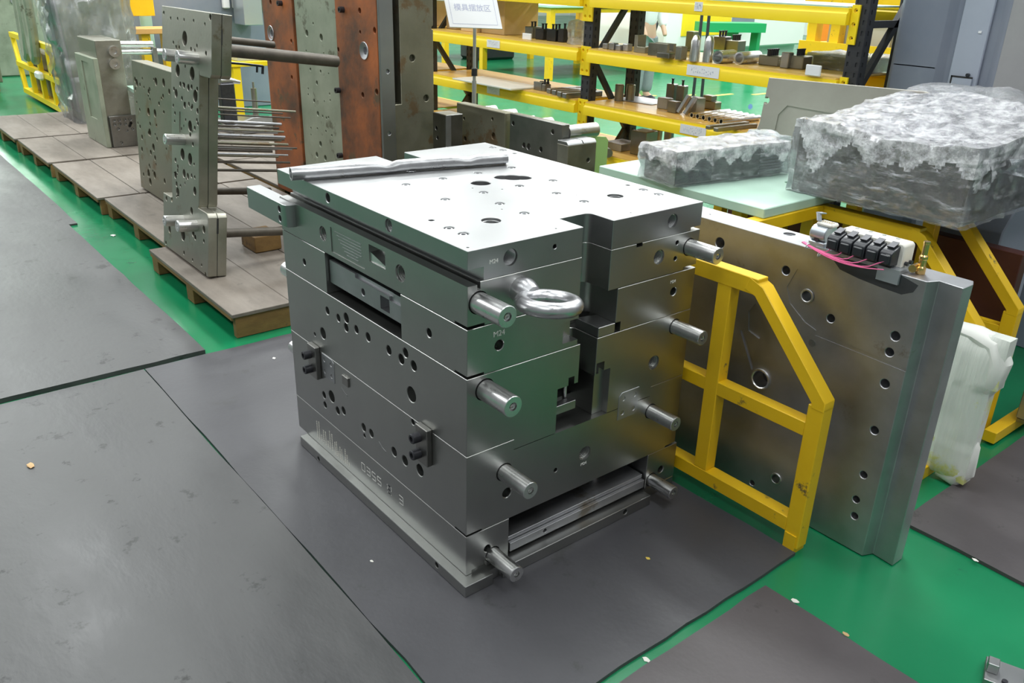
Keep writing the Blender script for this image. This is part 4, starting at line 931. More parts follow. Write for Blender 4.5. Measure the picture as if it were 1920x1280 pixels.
for px, py in ((727, 134), (730, 250)): hole(cb, ony(px, py, YC-.02), (0, 1, 0), .012, .015, seg=16)
bm = cut(bm, cb); obj('edge_bar', bm, STEELT, T, 'light ground steel edge bar')
bm = B(); box(bm, XC+.102, xb-.01, YC+.0, yd-.05, .1315, ZT-.05); obj('core', bm, OILYD, T)
zg = ony(750, 196, YC).z
bm = B(); prism(bm, [(xb+.004, .1315), (xe, .1315), (xe, ZT), (xg, ZT), (xg, zg), (xb+.004, zg)], 1, YC+.01, yd-.02, bev=.003); cb = B()
for px, py in ((773, 109), (799, 184)): hole(cb, ony(px, py, YC+.01), (0, 1, 0), .020, .03, seg=18)
hole(cb, ony(812, 52, YC+.01), (0, 1, 0), .012, .03, seg=12)
bm = cut(bm, cb); obj('rear_plate', bm, OILYD, T)
bm = B(); box(bm, xb-.008, xg-.003, YC+.09, yd-.1, zg+.005, ZT-.02); obj('inner_core', bm, BLACKST, T)

# ---- row of plates behind the mould
def facex(x, px0, py0, px1, py1): a = onx(px0, py0, x); b = onx(px1, py1, x); return a, b
def rowplate(x, pa, pb, th, label, hs, m=OILYD, pins=()):
    a = onx(*pa, x); b = onx(*pb, x); T = thing('mould_plate', label, 'mould plate', (x+th/2, (a.y+b.y)/2, .131)); zt = (a.z+b.z)/2
    bm = B(); box(bm, x, x+th, b.y, a.y, .1315, zt, bev=.004); cb = B()
    for px, py, r in hs: hole(cb, onx(px, py, x), (1, 0, 0), r, .02, seg=14)
    bm = cut(bm, cb); obj('plate', bm, m, T)
    for y, z, L, r in pins: bm = B(); lathe(bm, (x+th, y, z), (1, 0, 0), [(0, 0), (0, r), (L-.004, r), (L, r-.004), (L, 0)], 20); obj('guide_pin', bm, CHROME, T)
    return a, b, zt
a, b, zt = rowplate(1.90, (856, 190), (947, 214), .065, 'tall dark plate just right of the rusty mould half, with guide pins behind', [(870, 222, .010), (923, 223, .010), (925, 255, .020), (872, 260, .014)], OILYD, ((2.62, .86, .14, .035), (2.45, .86, .16, .035), (2.32, .84, .20, .03)))
a, b, zt = rowplate(1.90, (956, 213), (1056, 232), .05, 'dark plate standing nearest behind the mould top, bright pins on its right', [(962, 231, .012), (1036, 247, .013), (982, 272, .014), (991, 275, .018), (1014, 280, .014)], STEELD, ((b.y-.5*0+1.80-b.y+.0, .865, .22, .040), (2.10, .86, .16, .035), (2.0, .85, .16, .03)))
q = ony(836, 216, 2.60); T = thing('steel_block', 'squat dark steel block between the rusty mould half and the row of plates', 'block', (q.x, 2.7, .131))
bm = B(); box(bm, q.x, ony(868, 212, 2.60).x, 2.60, 2.74, .1315, q.z, bev=.004); cb = B()
for px, py in ((818, 240), (820, 258)): hole(cb, onx(px, py, q.x), (1, 0, 0), .012, .02, seg=12)
bm = cut(bm, cb); obj('body', bm, STEELD, T)
bm = B(); box(bm, q.x-.002, q.x+.035, 2.596, 2.6, .2, q.z-.002); obj('ground_strip', bm, STEELG, T)
q = ony(1066, 268, 1.66); q2 = ony(1119, 262, 1.66)
T = thing('slotted_block', 'brown steel block with bright sloped top and one hole, beside the light green card', 'block', ((q.x+q2.x)/2, 1.7, .131))
bm = B(); box(bm, q.x, q2.x, 1.66, 1.745, .1315, q2.z-.012, bev=.002); cb = B(); hole(cb, ony(1103, 300, 1.66), (0, 1, 0), .012, .03); bm = cut(bm, cb); obj('body', bm, OILY, T)
for i, (u_, v_) in enumerate(((0, .52), (.55, 1))):
    bm = B(); w_ = q2.x-q.x; prism(bm, [(1.66, q2.z-.0115), (1.745, q2.z-.0115), (1.745, q2.z+.005), (1.675, q2.z+.005)], 0, q.x+w_*u_, q.x+w_*v_, bev=.001); obj('top_strip', bm, STEELT, T)
q = ony(1112, 260, 1.80); q2 = ony(1141, 256, 1.80)
bm = B(); prism(bm, [(q.x-.06, .1315), (q2.x, .1315), (q2.x, q2.z-.02), (q2.x-.02, q2.z), (q.x-.06, q.z+.02)], 1, 1.80, 1.812); obj('green_card', bm, LIME, None, 'light green card standing behind the slotted steel block', 'card')
# ================================================================== SHELVING
XS, XD = 3.0, 3.52
LV = (.52, .84, 1.185, 1.53)
def upright(y, label):
    T = thing('rack_upright', label, 'rack upright', (XS+.26, y, 0), 'black slotted rack uprights')
    w = .085
    for x in (XS+.006, XD-.08):
        bm = B(); box(bm, x, x+.07, y-w/2, y+w/2, 0, 1.95, bev=.003); cb = B()
        for k in range(30):
            z = .25+k*.05; box(cb, x-.01, x+.004, y-.03, y-.018, z, z+.022); box(cb, x-.01, x+.004, y+.018, y+.03, z, z+.022)
            box(cb, x+.02, x+.032, y-w/2-.01, y-w/2+.004, z, z+.022)
        bm = cut(bm, cb); obj('post', bm, BLKP, T)
    for a, b in ((.18, .62), (.62, 1.1), (1.1, 1.55)):
        bm = B(); rbar(bm, (XS+.077, y, a if a != .62 else b), (XD-.081, y, b if a != .62 else a), .03, .035, (0, 1, 0)); obj('diagonal_brace', bm, BLKP, T)
    bm = B(); rbar(bm, (XS+.077, y, 1.45), (XD-.081, y, 1.45), .03, .035, (0, 1, 0)); obj('cross_brace', bm, BLKP, T)
upright(2.785, 'black slotted rack upright in the middle between the two shelf bays')
upright(.835, 'black slotted rack upright at the right end, next to the grey column')
upright(4.735, 'black slotted rack upright behind the sign stand at the left bay')
upright(6.7, 'black slotted rack upright farthest left, behind the rusty mould')
def bay(y0, y1, name):
    for k, z in enumerate(LV):
        lv = ('lowest', 'second-lowest', 'third', 'top')[k]
        T = thing('rack_shelf', '%s yellow-beamed shelf of the %s rack bay' % (lv, name), 'shelf', (XS+.26, (y0+y1)/2, z-.05))
        for x0, x1 in ((XS-.042, XS+.003), (XD-.008, XD+.037)):
            bm = B(); a = x0; prism(bm, [(x0, z-.085), (x1, z-.085), (x1, z-.004), (x0+.012, z-.004), (x0+.012, z-.022), (x0, z-.03)], 1, y0+.002, y1-.002, bev=.001); obj('beam', bm, YELB, T)
        for yy, s in ((y0, 1), (y1, -1)):
            bm = B(); box(bm, XS-.008, XS+.004, min(yy, yy-s*.045), max(yy, yy-s*.045), z-.175, z+.012, bev=.001); cb = B()
            for q in range(3): hole(cb, (XS-.008, yy-s*.022, z-.145+.065*q), (1, 0, 0), .011, .01, seg=6)
            bm = cut(bm, cb); obj('connector', bm, YELB, T)
        bm = B(); box(bm, XS-.028, XD-.01, y0+.01, y1-.01, z-.0035, z+.004); obj('shelf_board', bm, MINT if k == 3 else SHELFW, T)
bay(.88, 2.74, 'right'); bay(2.83, 4.69, 'left'); bay(4.78, 6.65, 'far left')
def card(px, py, z, w, h, label, lines=1, x=XS-.043):
    p = onx(px, py, x); T = thing('label_card', label, 'label', (x, p.y, z)); 
    bm = B(); box(bm, x-.0015, x, p.y-w/2, p.y+w/2, z-h/2, z+h/2); obj('card', bm, WHITE, T)
    bm = B(); r = random.Random(px)
    for i in range(11):
        y = p.y+w*.36-i*w*.066
        for q in range(3): a = r.uniform(-.3, .3)*h; rbar(bm, (x-.0022, y, a+z), (x-.0022, y-w*.03, z+a+r.uniform(-.15, .15)*h), .0008, .0016, (1, 0, 0))
    obj('faint_lettering', bm, mat('faint_ink%d' % px, (.45, .5, .62), .6), T, kind='stuff')
card(925, 82, 1.14, .16, .055, 'white label card on the third shelf beam, left bay, behind the sign pole')
card(925, 167, .80, .16, .055, 'white label card on the second-lowest beam, left bay, behind the sign pole')
card(1318, 131, 1.14, .24, .06, 'long white label card on the third beam of the right bay')
card(1300, 238, .795, .2, .055, 'white label card on the second-lowest beam of the right bay')
card(1310, 12, 1.49, .06, .05, 'small white sticker on the top beam of the right bay')
# ---- goods
def at(px, py, z): p = onz(px, py, z); return p
def good(name, label, cat, m, px, py, z, w, d, h, rotz=0, group=None, kind='box', extra=None):
    p = at(px, py, z); M = Matrix.Translation((p.x, p.y, z+.0045)) @ Matrix.Rotation(math.radians(rotz), 4, 'Z'); bm = B()
    if kind == 'box': box(bm, -w/2, w/2, -d/2, d/2, 0, h, bev=min(.004, h*.15))
    elif kind == 'cyl': lathe(bm, (0, 0, 0), (0, 0, 1), [(0, 0), (0, w/2), (h-.004, w/2), (h, w/2-.004), (h, 0)], 24)
    elif kind == 'punch': lathe(bm, (0, 0, 0), (0, 0, 1), [(0, 0), (0, w/2), (h*.42, w/2), (h*.42, w*.47), (h*.8, w*.47), (h*.97, w*.28), (h, w*.22), (h, 0)], 28)
    elif kind == 'chan': prism(bm, [(-w/2, 0), (w/2, 0), (w/2, h), (w*.22, h), (w*.22, h*.4), (-w*.22, h*.4), (-w*.22, h), (-w/2, h)], 1, -d/2, d/2, bev=.002)
    elif kind == 'ell': prism(bm, [(-d/2, 0), (d/2, 0), (d/2, h), (d*.2, h), (d*.2, h*.35), (-d/2, h*.35)], 0, -w/2, w/2, bev=.002)
    bmesh.ops.transform(bm, matrix=M, verts=bm.verts[:])
    if extra: T = thing(name, label, cat, (p.x, p.y, z+.0045), group); obj('body', bm, m, T); extra(T, M); return T
    return obj(name, bm, m, None, label, cat, group)
z = LV[2]
def studs(n, h, dx=.03, r=.008):
    def f(T, M):
        for i in range(n):
            bm = B(); x = (i-(n-1)/2)*dx; cyl(bm, (x, 0, h), (x, 0, h+.03), r, 10); cyl(bm, (x, 0, h+.03), (x, 0, h+.036), r*1.4, 10); bmesh.ops.transform(bm, matrix=M, verts=bm.verts[:]); obj('screw', bm, BLACKST, T)
    return f
for k, (px, py) in enumerate(((1138, 93), (1150, 95), (1162, 96), (1176, 97))): good('small_block', ('leftmost', 'second', 'third', 'rightmost')[k]+' small grey block of the short row beside the middle upright, third shelf' , 'block', STEELG, px, py, z, .05, .045, .035+.01*(k % 2), 0, 'small grey blocks in a short row by the middle upright')
good('angle_block', 'grey L-shaped block left of the dark tray on the third shelf', 'block', OILY, 1206, 100, z, .08, .10, .105, 0, None, 'ell')
good('channel_block', 'wide grey channel block with pale top, third shelf', 'block', OILY, 1240, 106, z, .10, .14, .075, 8, None, 'chan')
good('dark_tray', 'dark shallow steel piece in front of the channel block', 'block', STEELD, 1248, 110, z, .06, .10, .03, 0)
good('upright_block', 'narrow upright block just left of the pointed punches', 'block', OILY, 1276, 113, z, .06, .045, .075)
good('back_block', 'tall grey block behind the pointed punches', 'block', GGREY, 1295, 97, z, .06, .06, .125)
for px, py, lb in ((1301, 116, 'left of the two pointed steel punches on the third shelf'), (1326, 118, 'right of the two pointed steel punches on the third shelf')): good('round_punch', lb, 'punch', CHROME, px, py, z, .060, .06, .145, 0, None, 'punch')
good('screw_block', 'dark block with a row of screw heads behind the bright tubes', 'block', STEELD, 1352, 95, z, .07, .10, .09, 0, None, 'box', studs(3, .09))
good('screw_block', 'grey stepped block with screw heads right behind the bright tubes', 'block', OILY, 1378, 97, z, .09, .10, .07, 0, None, 'box', studs(4, .07, .022))
def lying_tube(name, label, px, py, z, r, L, ang, hollow=True, m=CHROME, cat='tube', group=None):
    p = at(px, py, z); d = Vector((math.cos(math.radians(ang)), math.sin(math.radians(ang)), 0)); bm = B()
    pr_ = [(0, r*.72), (0, r), (L, r), (L, 0)] if hollow else [(0, 0), (0, r), (L, r), (L, 0)]
    if hollow: pr_ = [(.08, 0), (.08, r*.72)]+pr_
    lathe(bm, (p.x, p.y, z+.0045+r), d, pr_, 24); return obj(name, bm, m, None, label, cat, group)
lying_tube('steel_sleeve', 'left of the two bright hollow steel sleeves lying on the third shelf', 1344, 121, z, .036, .16, 5)
lying_tube('steel_sleeve', 'right of the two bright hollow steel sleeves lying on the third shelf', 1384, 122, z, .034, .20, 5)
good('clamp_unit', 'grey clamp-like unit with posts right of the bright sleeves', 'tool', OILY, 1446, 124, z, .08, .13, .055, 4, None, 'box', studs(5, .055, .022, .009))
good('clamp_unit', 'upright grey block against the clamp-like unit', 'block', STEELG, 1473, 129, z, .05, .05, .085, 0)
good('tan_block', 'tan steel block at the right of the clamp-like unit', 'block', OILY, 1497, 130, z, .09, .10, .07, 0, None, 'box', studs(4, .07, .02, .006))
good('paper_card', 'white folded card standing on the third shelf edge', 'card', WHITE, 1523, 144, z, .012, .09, .055, 0)
wb = good('wrapped_parcel', 'film-wrapped pale parcel behind the right upright, third shelf', 'parcel', OILY, 1595, 132, z, .26, .34, .07, 4)
bm = B(); q = at(1595, 132, z); bm = wrapbox(q.x-.15, q.x+.15, q.y-.19, q.y+.19, z+.005, z+.085, 8, .01, 14, 14, 5); obj('film_wrap', bm, FILM, wb)
z = LV[1]
for px, py, lb in ((1160, 190, 'left of the two short round steel posts on the second-lowest shelf'), (1181, 190, 'right of the two short round steel posts on the second-lowest shelf')): good('round_post', lb, 'post', OILY, px, py, z, .062, .06, .11, 0, None, 'cyl')
good('flat_plate', 'thin flat plate under the round posts', 'plate', STEELG, 1205, 190, z, .25, .34, .004, 6)
for px, py, h, lb in ((1258, 190, .115, 'left grey holder block with a stem, behind the leaning bars'), (1277, 192, .11, 'right grey holder block with a stem, behind the leaning bars')): good('holder_block', lb, 'block', STEELD, px, py, z, .06, .06, h, 10, None, 'box', studs(1, h))
good('v_block', 'grey block with a notch left of the leaning bars', 'block', STEELG, 1246, 205, z, .06, .09, .07, 0)
good('v_block', 'dark cube left of the leaning bright bars', 'block', STEELD, 1263, 212, z, .055, .07, .07, 0)
for k, (px, py) in enumerate(((1272, 216), (1284, 219))):
    p = at(px, py, z); bm = B(); rbar(bm, (p.x, p.y, z+.018), (p.x+.03, p.y-.045, z+.125), .03, .02, (1, 0, 0)); obj('leaning_bar', bm, STEELT, None, ('left', 'right')[k]+' of the two bright bars leaning on a brown block', 'bar')
good('brown_block', 'brown block behind the leaning bright bars', 'block', OILY, 1302, 212, z, .09, .09, .095, 0)
good('small_stack', 'tan block of the small stack on the second-lowest shelf', 'block', OILY, 1332, 205, z, .07, .12, .05, 0)
p = at(1332, 205, z); bm = B(); box(bm, p.x-.03, p.x+.03, p.y-.02, p.y+.05, z+.056, z+.09, bev=.003); obj('small_stack', bm, OILY, None, 'small pale block on top of the tan block stack', 'block')
for k in range(6): lying_tube('steel_rod', ('leftmost', 'second', 'third', 'fourth', 'fifth', 'rightmost')[k]+' bright round rod of the bundle left of the leaning plate', 1296+11*k, 222+2.5*k, z, .016, .34, -4, True, CHROME, 'rod', 'bright round rods bundled on the second-lowest shelf')
for k, (px, py) in enumerate(((1330, 236), (1345, 240))): good('flat_bar', ('narrow', 'wide')[k]+' flat steel bar in front of the rod bundle', 'bar', OILY, px+34, py+4, z, .34, .035, .022, -4)
z = LV[0]
good('rounded_plate', 'stack of rounded grey plates at the left end of the lowest shelf', 'plates', STEELG, 1165, 280, z, .18, .16, .05, 0)
lying_tube('round_bar', 'short bright round bar before the rounded plates, lowest shelf', 1140, 297, z, .03, .12, 60, False)
good('tall_block', 'tall dark block on the lowest shelf beside the round posts', 'block', STEELD, 1205, 290, z, .13, .13, .16, 5)
good('round_post', 'taller round post behind the dark block on the lowest shelf', 'post', OILY, 1229, 282, z, .075, .07, .19, 0, None, 'cyl')
good('round_post', 'dark brown round post farther right on the lowest shelf', 'post', STEELD, 1252, 276, z, .07, .07, .17, 0, None, 'cyl')
# left bay
z = LV[2]
good('carton', 'large cardboard carton right behind the sign on the third shelf', 'carton', CARD, 955, 64, z, .34, .30, .27, 0)
good('carton', 'flat cardboard carton below the sign', 'carton', CARD, 903, 60, z, .26, .22, .12, 0)
good('carton', 'small cardboard carton left of the sign on the third shelf', 'carton', CARD, 864, 55, z, .20, .14, .13, 0)
good('carton', 'cardboard carton at the left end of the third shelf beside the rusty mould', 'carton', CARD, 816, 48, z, .2, .16, .2, 0)
p = at(958, 62, z); bm = B(); box(bm, p.x-.177, p.x-.172, p.y-.05, p.y+.04, z+.15, z+.26); obj('paper_note', bm, mat('tan_paper', (.75, .62, .38), .7), None, 'tan paper note stuck on the large cardboard carton', 'note')
good('paper_card', 'white card standing beside the cardboard cartons', 'card', WHITE, 988, 76, z, .012, .10, .045, 0)
good('tool_head', 'dark tool head right of the cartons', 'tool', STEELD, 1000, 72, z, .10, .09, .08, 0, None, 'box', studs(2, .08))
good('tool_head', 'dark tool with two screws in the middle of the left bay, third shelf', 'tool', BLACKST, 1020, 75, z, .10, .09, .075, 0, None, 'box', studs(2, .075))
good('tool_head', 'black tool block left of the clear bag', 'tool', BLACKP, 1042, 78, z, .10, .10, .08, 0, None, 'box', studs(3, .08))
good('tool_head', 'black tool block next to the middle upright', 'tool', BLACKST, 1058, 80, z, .08, .06, .09, 0, None, 'box', studs(1, .09))
p = at(1078, 84, z); bm = wrapbox(p.x-.04, p.x+.04, p.y-.03, p.y+.03, z+.005, z+.15, 2, .02, 8, 8, 8); obj('clear_bag', bm, FILM, None, 'crumpled clear plastic bag by the middle upright', 'bag')
z = LV[1]
good('glare_panel', 'long pale panel for the glare on the left bay, second-lowest shelf', 'board', FOAMW, 930, 158, z, .30, .75, .012, 0)  # pale panel put in as the glare on the shelf board
good('small_vise', 'dark small vise on the second-lowest shelf, left bay', 'vise', STEELD, 1015, 170, z, .08, .09, .06, 0, None, 'chan')
good('small_vise', 'dark small block with two pins beside the small vise', 'block', STEELD, 1024, 172, z, .06, .04, .05, 0, None, 'box', studs(2, .05))
for k in range(4): good('square_bar', ('leftmost', 'second', 'third', 'rightmost')[k]+' square steel bar in the row next to the middle upright', 'bar', STEELT, 1062+12*k-k*2, 174+3*k, z, .34, .045, .035, -3, 'square steel bars side by side on the second-lowest shelf')
# ---- sign
pt = ony(890, 60, 3.15); T = thing('sign_stand', 'white tilted sign on a telescopic grey pole in front of the left bay', 'sign', (pt.x, 3.15, 0))
bm = B(); lathe(bm, (pt.x, 3.15, 0), (0, 0, 1), [(0, 0), (0, .15), (.012, .15), (.02, .02), (.02, 0)], 28); ob_ = obj('base', bm, ZINC, T)
bm = B(); cyl(bm, (pt.x, 3.15, .0205), (pt.x, 3.15, .97), .015); obj('lower_pole', bm, ZINC, T)
T.location = (pt.x, 3.15, 0); pass
bm = B(); cyl(bm, (pt.x, 3.15, .97), (pt.x, 3.15, 1.30), .011); obj('upper_pole', bm, ZINC, T)
bm = B(); cyl(bm, (pt.x, 3.15, ony(890, 142, 3.15).z), (pt.x, 3.15, ony(890, 128, 3.15).z), .020, 16); obj('collar', bm, BLACKP, T)
c0, c1, c2, c3 = ony(831, 49, 3.12), ony(914, 55, 3.12), ony(936, -20, 3.12), ony(852, -22, 3.12)
e1 = (c1-c0); wS = e1.length*.97; upv = Vector((.03, .42, 1)).normalized(); rv = Vector((e1.x, -.20, e1.z*.3)).normalized(); 
MS = tframe(ony(886, 17, 3.12), rv, upv); hS = .24
bm = B(); box(bm, -wS/2, wS/2, -hS/2, hS/2, -.012, 0); bmesh.ops.transform(bm, matrix=MS, verts=bm.verts[:]); obj('sign_board', bm, WHITE, T)
bm = B(); INK = mat('sign_ink', (.42, .44, .60), .6)
a_, b_ = wS/2-.025, hS/2-.022
for x0, x1, y0, y1 in ((-a_, a_, b_-.002, b_), (-a_, a_, -b_, -b_+.002), (-a_, -a_+.002, -b_, b_), (a_-.002, a_, -b_, b_)): box(bm, x0, x1, y0, y1, .0002, .0008)
bmesh.ops.transform(bm, matrix=MS, verts=bm.verts[:]); obj('printed_border', bm, INK, T)
put_text('模具摆放区', .048, MS @ Matrix.Translation((0, .005, .0004)), INK, T, 'sign_text', 'printed sign lettering', .0003)

# ================================================================== FAR BACKGROUND
def bench(px, py, toppy, w, d, label, m=YELB, top=MINT, mid=None, rz=0):
    b = onz(px, py, 0); zt = ony(px, toppy, b.y).z; T = thing('work_table', label, 'table', (b.x, b.y, 0)); x0, y0 = b.x-.05, b.y-.05
    for x in (x0, x0+w-.1):
        for y in (y0, y0+d-.1): bm = B(); box(bm, x, x+.1, y, y+.1, 0, zt-.1); obj('leg', bm, m, T)
    bm = B(); box(bm, x0, x0+w, y0, y0+d, zt-.1, zt-.02); obj('frame', bm, m, T)
    bm = B(); box(bm, x0-.05, x0+w+.05, y0-.05, y0+d+.05, zt-.019, zt+.02, bev=.005); obj('table_top', bm, top, T)
    if mid: bm = B(); box(bm, x0+.0, x0+w, y0, y0+d, mid-.04, mid, bev=.005); obj('lower_shelf', bm, m, T)
    return b, zt
b, zt = bench(1028, 150, 12, 2.4, 1.9, 'yellow framed work table seen through the left rack bay', YEL, MINT, .42)
def crate(x, y, z, label, w=.5, d=.35, h=.2, m=CRATE):
    T = thing('plastic_crate', label, 'crate', (x+w/2, y+d/2, z))
    bm = B(); box(bm, x, x+w, y, y+d, z, z+h); cb = B(); box(cb, x+.015, x+w-.015, y+.015, y+d-.015, z+.02, z+h+.1); bm = cut(bm, cb); obj('tub', bm, m, T)
    for k in range(7): bm = B(); xx = x+w*(k+.5)/7; box(bm, xx-.006, xx+.006, y-.008, y-.001, z+.02, z+h-.03); obj('rib', bm, m, T)
    bm = B(); box(bm, x-.01, x+w+.01, y-.012, y-.002, z+h-.025, z+h); obj('rim', bm, m, T)
crate(b.x+.0, b.y+.1, .421, 'left grey plastic crate on the lower shelf of the yellow table'); crate(b.x+.62, b.y+.1, .421, 'right grey plastic crate on the lower shelf of the yellow table')
b2, zt2 = bench(835, 118, 20, 2.2, 1.4, 'second yellow framed table behind the cardboard cartons', YEL, PLY, .5)
crate(b2.x+.1, b2.y+.1, .501, 'tan plastic crate on the second yellow table', m=CARD)
bx = onz(945, 112, 0); bm = B(); box(bm, bx.x-.6, bx.x+.3, bx.y, bx.y+.7, 0, .45, bev=.05); obj('dark_motor', bm, BLACKP, None, 'black machine part on the floor seen under the third shelf, left bay', 'machine')
# person
def skinned(name, joints, edges, m, parent, lvl=2):
    me = bpy.data.meshes.new(name); me.from_pydata([j[0] for j in joints], edges, []); o = bpy.data.objects.new(name, me); COL.objects.link(o)
    sk = o.modifiers.new('s', 'SKIN'); sk.use_smooth_shade = True
    for i, j in enumerate(joints): me.skin_vertices[0].data[i].radius = (j[1], j[1] if len(j) < 3 else j[2])
    me.skin_vertices[0].data[0].use_root = True
    ss = o.modifiers.new('u', 'SUBSURF'); ss.levels = lvl; ss.render_levels = lvl
    dg = bpy.context.evaluated_depsgraph_get(); dg.update(); r = bpy.data.meshes.new_from_object(o.evaluated_get(dg)); bpy.data.objects.remove(o)
    bm = B(); bm.from_mesh(r); bpy.data.meshes.remove(r); return obj(name, bm, m, parent)
g = onz(1212, 188, 0); px_, py_ = g.x-.12, g.y
T = thing('person', 'person in a white shirt and grey trousers standing behind the racks', 'person', (px_, py_, 0))
def P(x, y, z): return (px_+x, py_+y, z)
skinned('body', [(P(0, 0, .92), .12, .10), (P(0, 0, 1.12), .125, .10), (P(0, 0, 1.36), .15, .10), (P(.0, 0, 1.48), .055), (P(0, -.01, 1.56), .055), (P(0, -.02, 1.64), .085, .095), (P(0, -.01, 1.70), .06, .08),
    (P(.17, 0, 1.40), .055), (P(.22, -.02, 1.14), .045), (P(.20, -.14, .95), .034), (P(.19, -.18, .87), .03), (P(-.17, 0, 1.40), .055), (P(-.22, -.02, 1.14), .045), (P(-.20, -.14, .95), .034), (P(-.19, -.18, .87), .03),
    (P(.09, 0, .84), .095), (P(.10, -.01, .48), .065), (P(.10, .02, .10), .05), (P(.10, -.10, .045), .04), (P(-.09, 0, .84), .095), (P(-.10, -.01, .48), .065), (P(-.10, .02, .10), .05), (P(-.10, -.10, .045), .04)],
    [(0, 1), (1, 2), (2, 3), (3, 4), (4, 5), (5, 6), (2, 7), (7, 8), (8, 9), (9, 10), (2, 11), (11, 12), (12, 13), (13, 14), (0, 15), (15, 16), (16, 17), (17, 18), (0, 19), (19, 20), (20, 21), (21, 22)], SKIN, T)
skinned('trousers', [(P(0, 0, .96), .14, .12), (P(.10, 0, .80), .115), (P(.105, -.01, .48), .09), (P(.105, .02, .10), .085), (P(-.10, 0, .80), .115), (P(-.105, -.01, .48), .09), (P(-.105, .02, .10), .085)], [(0, 1), (1, 2), (2, 3), (0, 4), (4, 5), (5, 6)], TROU, T)
skinned('shirt', [(P(0, 0, .95), .155, .125), (P(0, 0, 1.15), .15, .12), (P(0, 0, 1.38), .17, .12), (P(0, 0, 1.45), .08), (P(.18, 0, 1.40), .085), (P(.23, -.02, 1.14), .07), (P(.215, -.12, .98), .055), (P(-.18, 0, 1.40), .085), (P(-.23, -.02, 1.14), .07), (P(-.215, -.12, .98), .055)], [(0, 1), (1, 2), (2, 3), (2, 4), (4, 5), (5, 6), (2, 7), (7, 8), (8, 9)], SHIRT, T)
for sx in (.10, -.10): bm = B(); bmesh.ops.create_uvsphere(bm, u_segments=14, v_segments=8, radius=1, matrix=Matrix.Translation(P(sx, -.05, .045)) @ Matrix.Diagonal((.05, .13, .045, 1))); obj('shoe', bm, BLACKP, T)
bm = B(); bmesh.ops.create_uvsphere(bm, u_segments=18, v_segments=12, radius=1, matrix=Matrix.Translation(P(0, .015, 1.69)) @ Matrix.Diagonal((.095, .11, .10, 1))); obj('hair', bm, BLKP, T)
# tripod
g = onz(1299, 186, 0); T = thing('light_tripod', 'thin black tripod poles standing behind the racks', 'tripod', (g.x, g.y, 0))
for dx, dy in ((0, 0), (.12, -.06)): bm = B(); cyl(bm, (g.x+dx, g.y+dy, 0), (g.x+dx*.7, g.y+dy*.7, 1.75), .022, 10); obj('pole', bm, BLKP, T)
bm = B(); tube(bm, [(g.x-.42, g.y+.5, .8), (g.x-.2, g.y+.4, 1.75)], .018, 8); obj('strut', bm, BLKP, T)
# white machine
g = onz(1235, 131, 0); T = thing('white_machine', 'long white machine body behind the racks', 'machine', (g.x+2, g.y, 0))
e = onz(1400, 118, 0); dv = (e-g); L_ = dv.length; MM = Matrix.Translation(g) @ Matrix.Rotation(math.atan2(dv.y, dv.x), 4, 'Z')
bm = B(); box(bm, .1, L_*.62, 0, 2.0, .27, 2.3, MM, bev=.03); obj('upper_body', bm, WALLM, T)
bm = B(); prism(bm, [(.3, .0), (L_*.5, .0), (L_*.60, .268), (.12, .268)], 1, .1, 1.9); bmesh.ops.transform(bm, matrix=MM, verts=bm.verts[:]); obj('base', bm, MINT, T)
bm = B(); box(bm, L_*.72, L_*1.9, .3, 2.4, .27, 2.4, MM, bev=.03); obj('upper_body', bm, WALLM, T)
bm = B(); box(bm, L_*.75, L_*1.9, .5, 2.3, 0, .268, MM); obj('base', bm, MINT, T)
bm = B(); box(bm, .55, 2.1, -.012, -.001, .58, 1.0, MM, bev=.004); obj('warning_panel', bm, YELB, T, 'yellow warning panel')
bm = B(); box(bm, 2.12, 2.9, -.012, -.001, .66, 1.0, MM, bev=.004); obj('dark_panel', bm, BLUEG, T)
g = onz(1392, 118, 0); T = thing('green_table', 'bright green steel bench frame behind the racks', 'table', (g.x, g.y, 0)); zt = ony(1392, 28, g.y).z
g.x -= 1.6; g.y -= .9
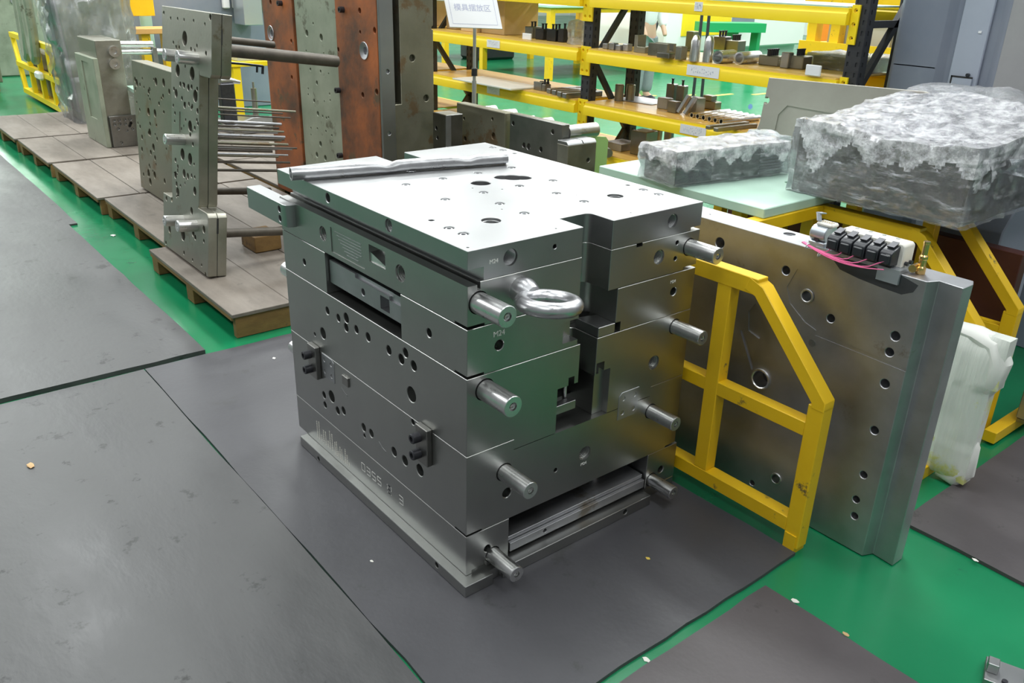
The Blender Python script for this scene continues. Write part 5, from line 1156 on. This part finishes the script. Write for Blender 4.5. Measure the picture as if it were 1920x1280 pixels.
for dx in (0, .55): bm = B(); q = onz(1392+dx*75, 118, 0); q.x -= 1.6; q.y -= .9; box(bm, q.x, q.x+.16-.06*(dx > 0), q.y, q.y+.16, 0, .70); obj('leg', bm, GRNP, T)
bm = B(); q0 = onz(1342, 118, 0); q1 = onz(1440, 118, 0); rbar(bm, (q0.x-1.6, q0.y-.82, .78), (q1.x-1.6, q1.y-.82, .78), .5, .16); obj('top_beam', bm, GRNP, T)
# yellow rack at the right background
T = thing('yellow_rack', 'yellow storage rack with crates behind the right end of the racks', 'rack', (5.6, 2, 0))
XR = 5.4
def yr(px, py): return onx(px, py, XR)
for px in (1517, 1560, 1700): p = yr(px, 90); bm = B(); box(bm, XR, XR+.09, p.y-.04, p.y+.04, 0, 1.7); obj('post', bm, YEL, T)
for pa_, hh in ((yr(1600, 96), .10), (yr(1600, 8), .14)):
    bm = B(); box(bm, XR-.03, XR-.001, yr(1700, 90).y-.1, yr(1510, 90).y+.05, pa_.z-hh/2, pa_.z+hh/2); obj('beam', bm, YEL, T)
zz = yr(1600, 92).z+.02; bm = B(); box(bm, XR+.001, XR+.6, yr(1700, 90).y, yr(1510, 90).y, zz-.04, zz); obj('shelf', bm, YEL, T)
ya = yr(1522, 85).y
for k in range(3): crate(XR+.1, ya-.62-.62*k, zz+.001, ('left', 'middle', 'right')[k]+' grey crate on the yellow storage rack at the right', .4, .55, .24)
g = onz(1650, 95, 0); bm = B(); box(bm, 8.0, 8.6, yr(1680, 60).y+.6, yr(1610, 60).y+1.5, 0, 1.5, bev=.02); obj('white_cabinet', bm, WALLM, None, 'white cabinet behind the yellow storage rack', 'cabinet')
w = onx(1556, 52, 7.0); T = thing('cable_reel', 'yellow and orange reel behind the yellow storage rack', 'reel', (7.0, w.y, 0))
bm = B(); cyl(bm, (7.0, w.y, w.z), (7.12, w.y, w.z), .26, 28); obj('flange', bm, YELB, T)
bm = B(); cyl(bm, (6.96, w.y-.06, w.z-.03), (6.999, w.y-.06, w.z-.03), .15, 24); obj('hub', bm, mat('orange_paint', (.85, .25, .02), .4), T)
bm = B(); box(bm, 7.0, 7.12, w.y-.15, w.y+.15, 0, w.z-.2); obj('foot', bm, BLACKP, T)
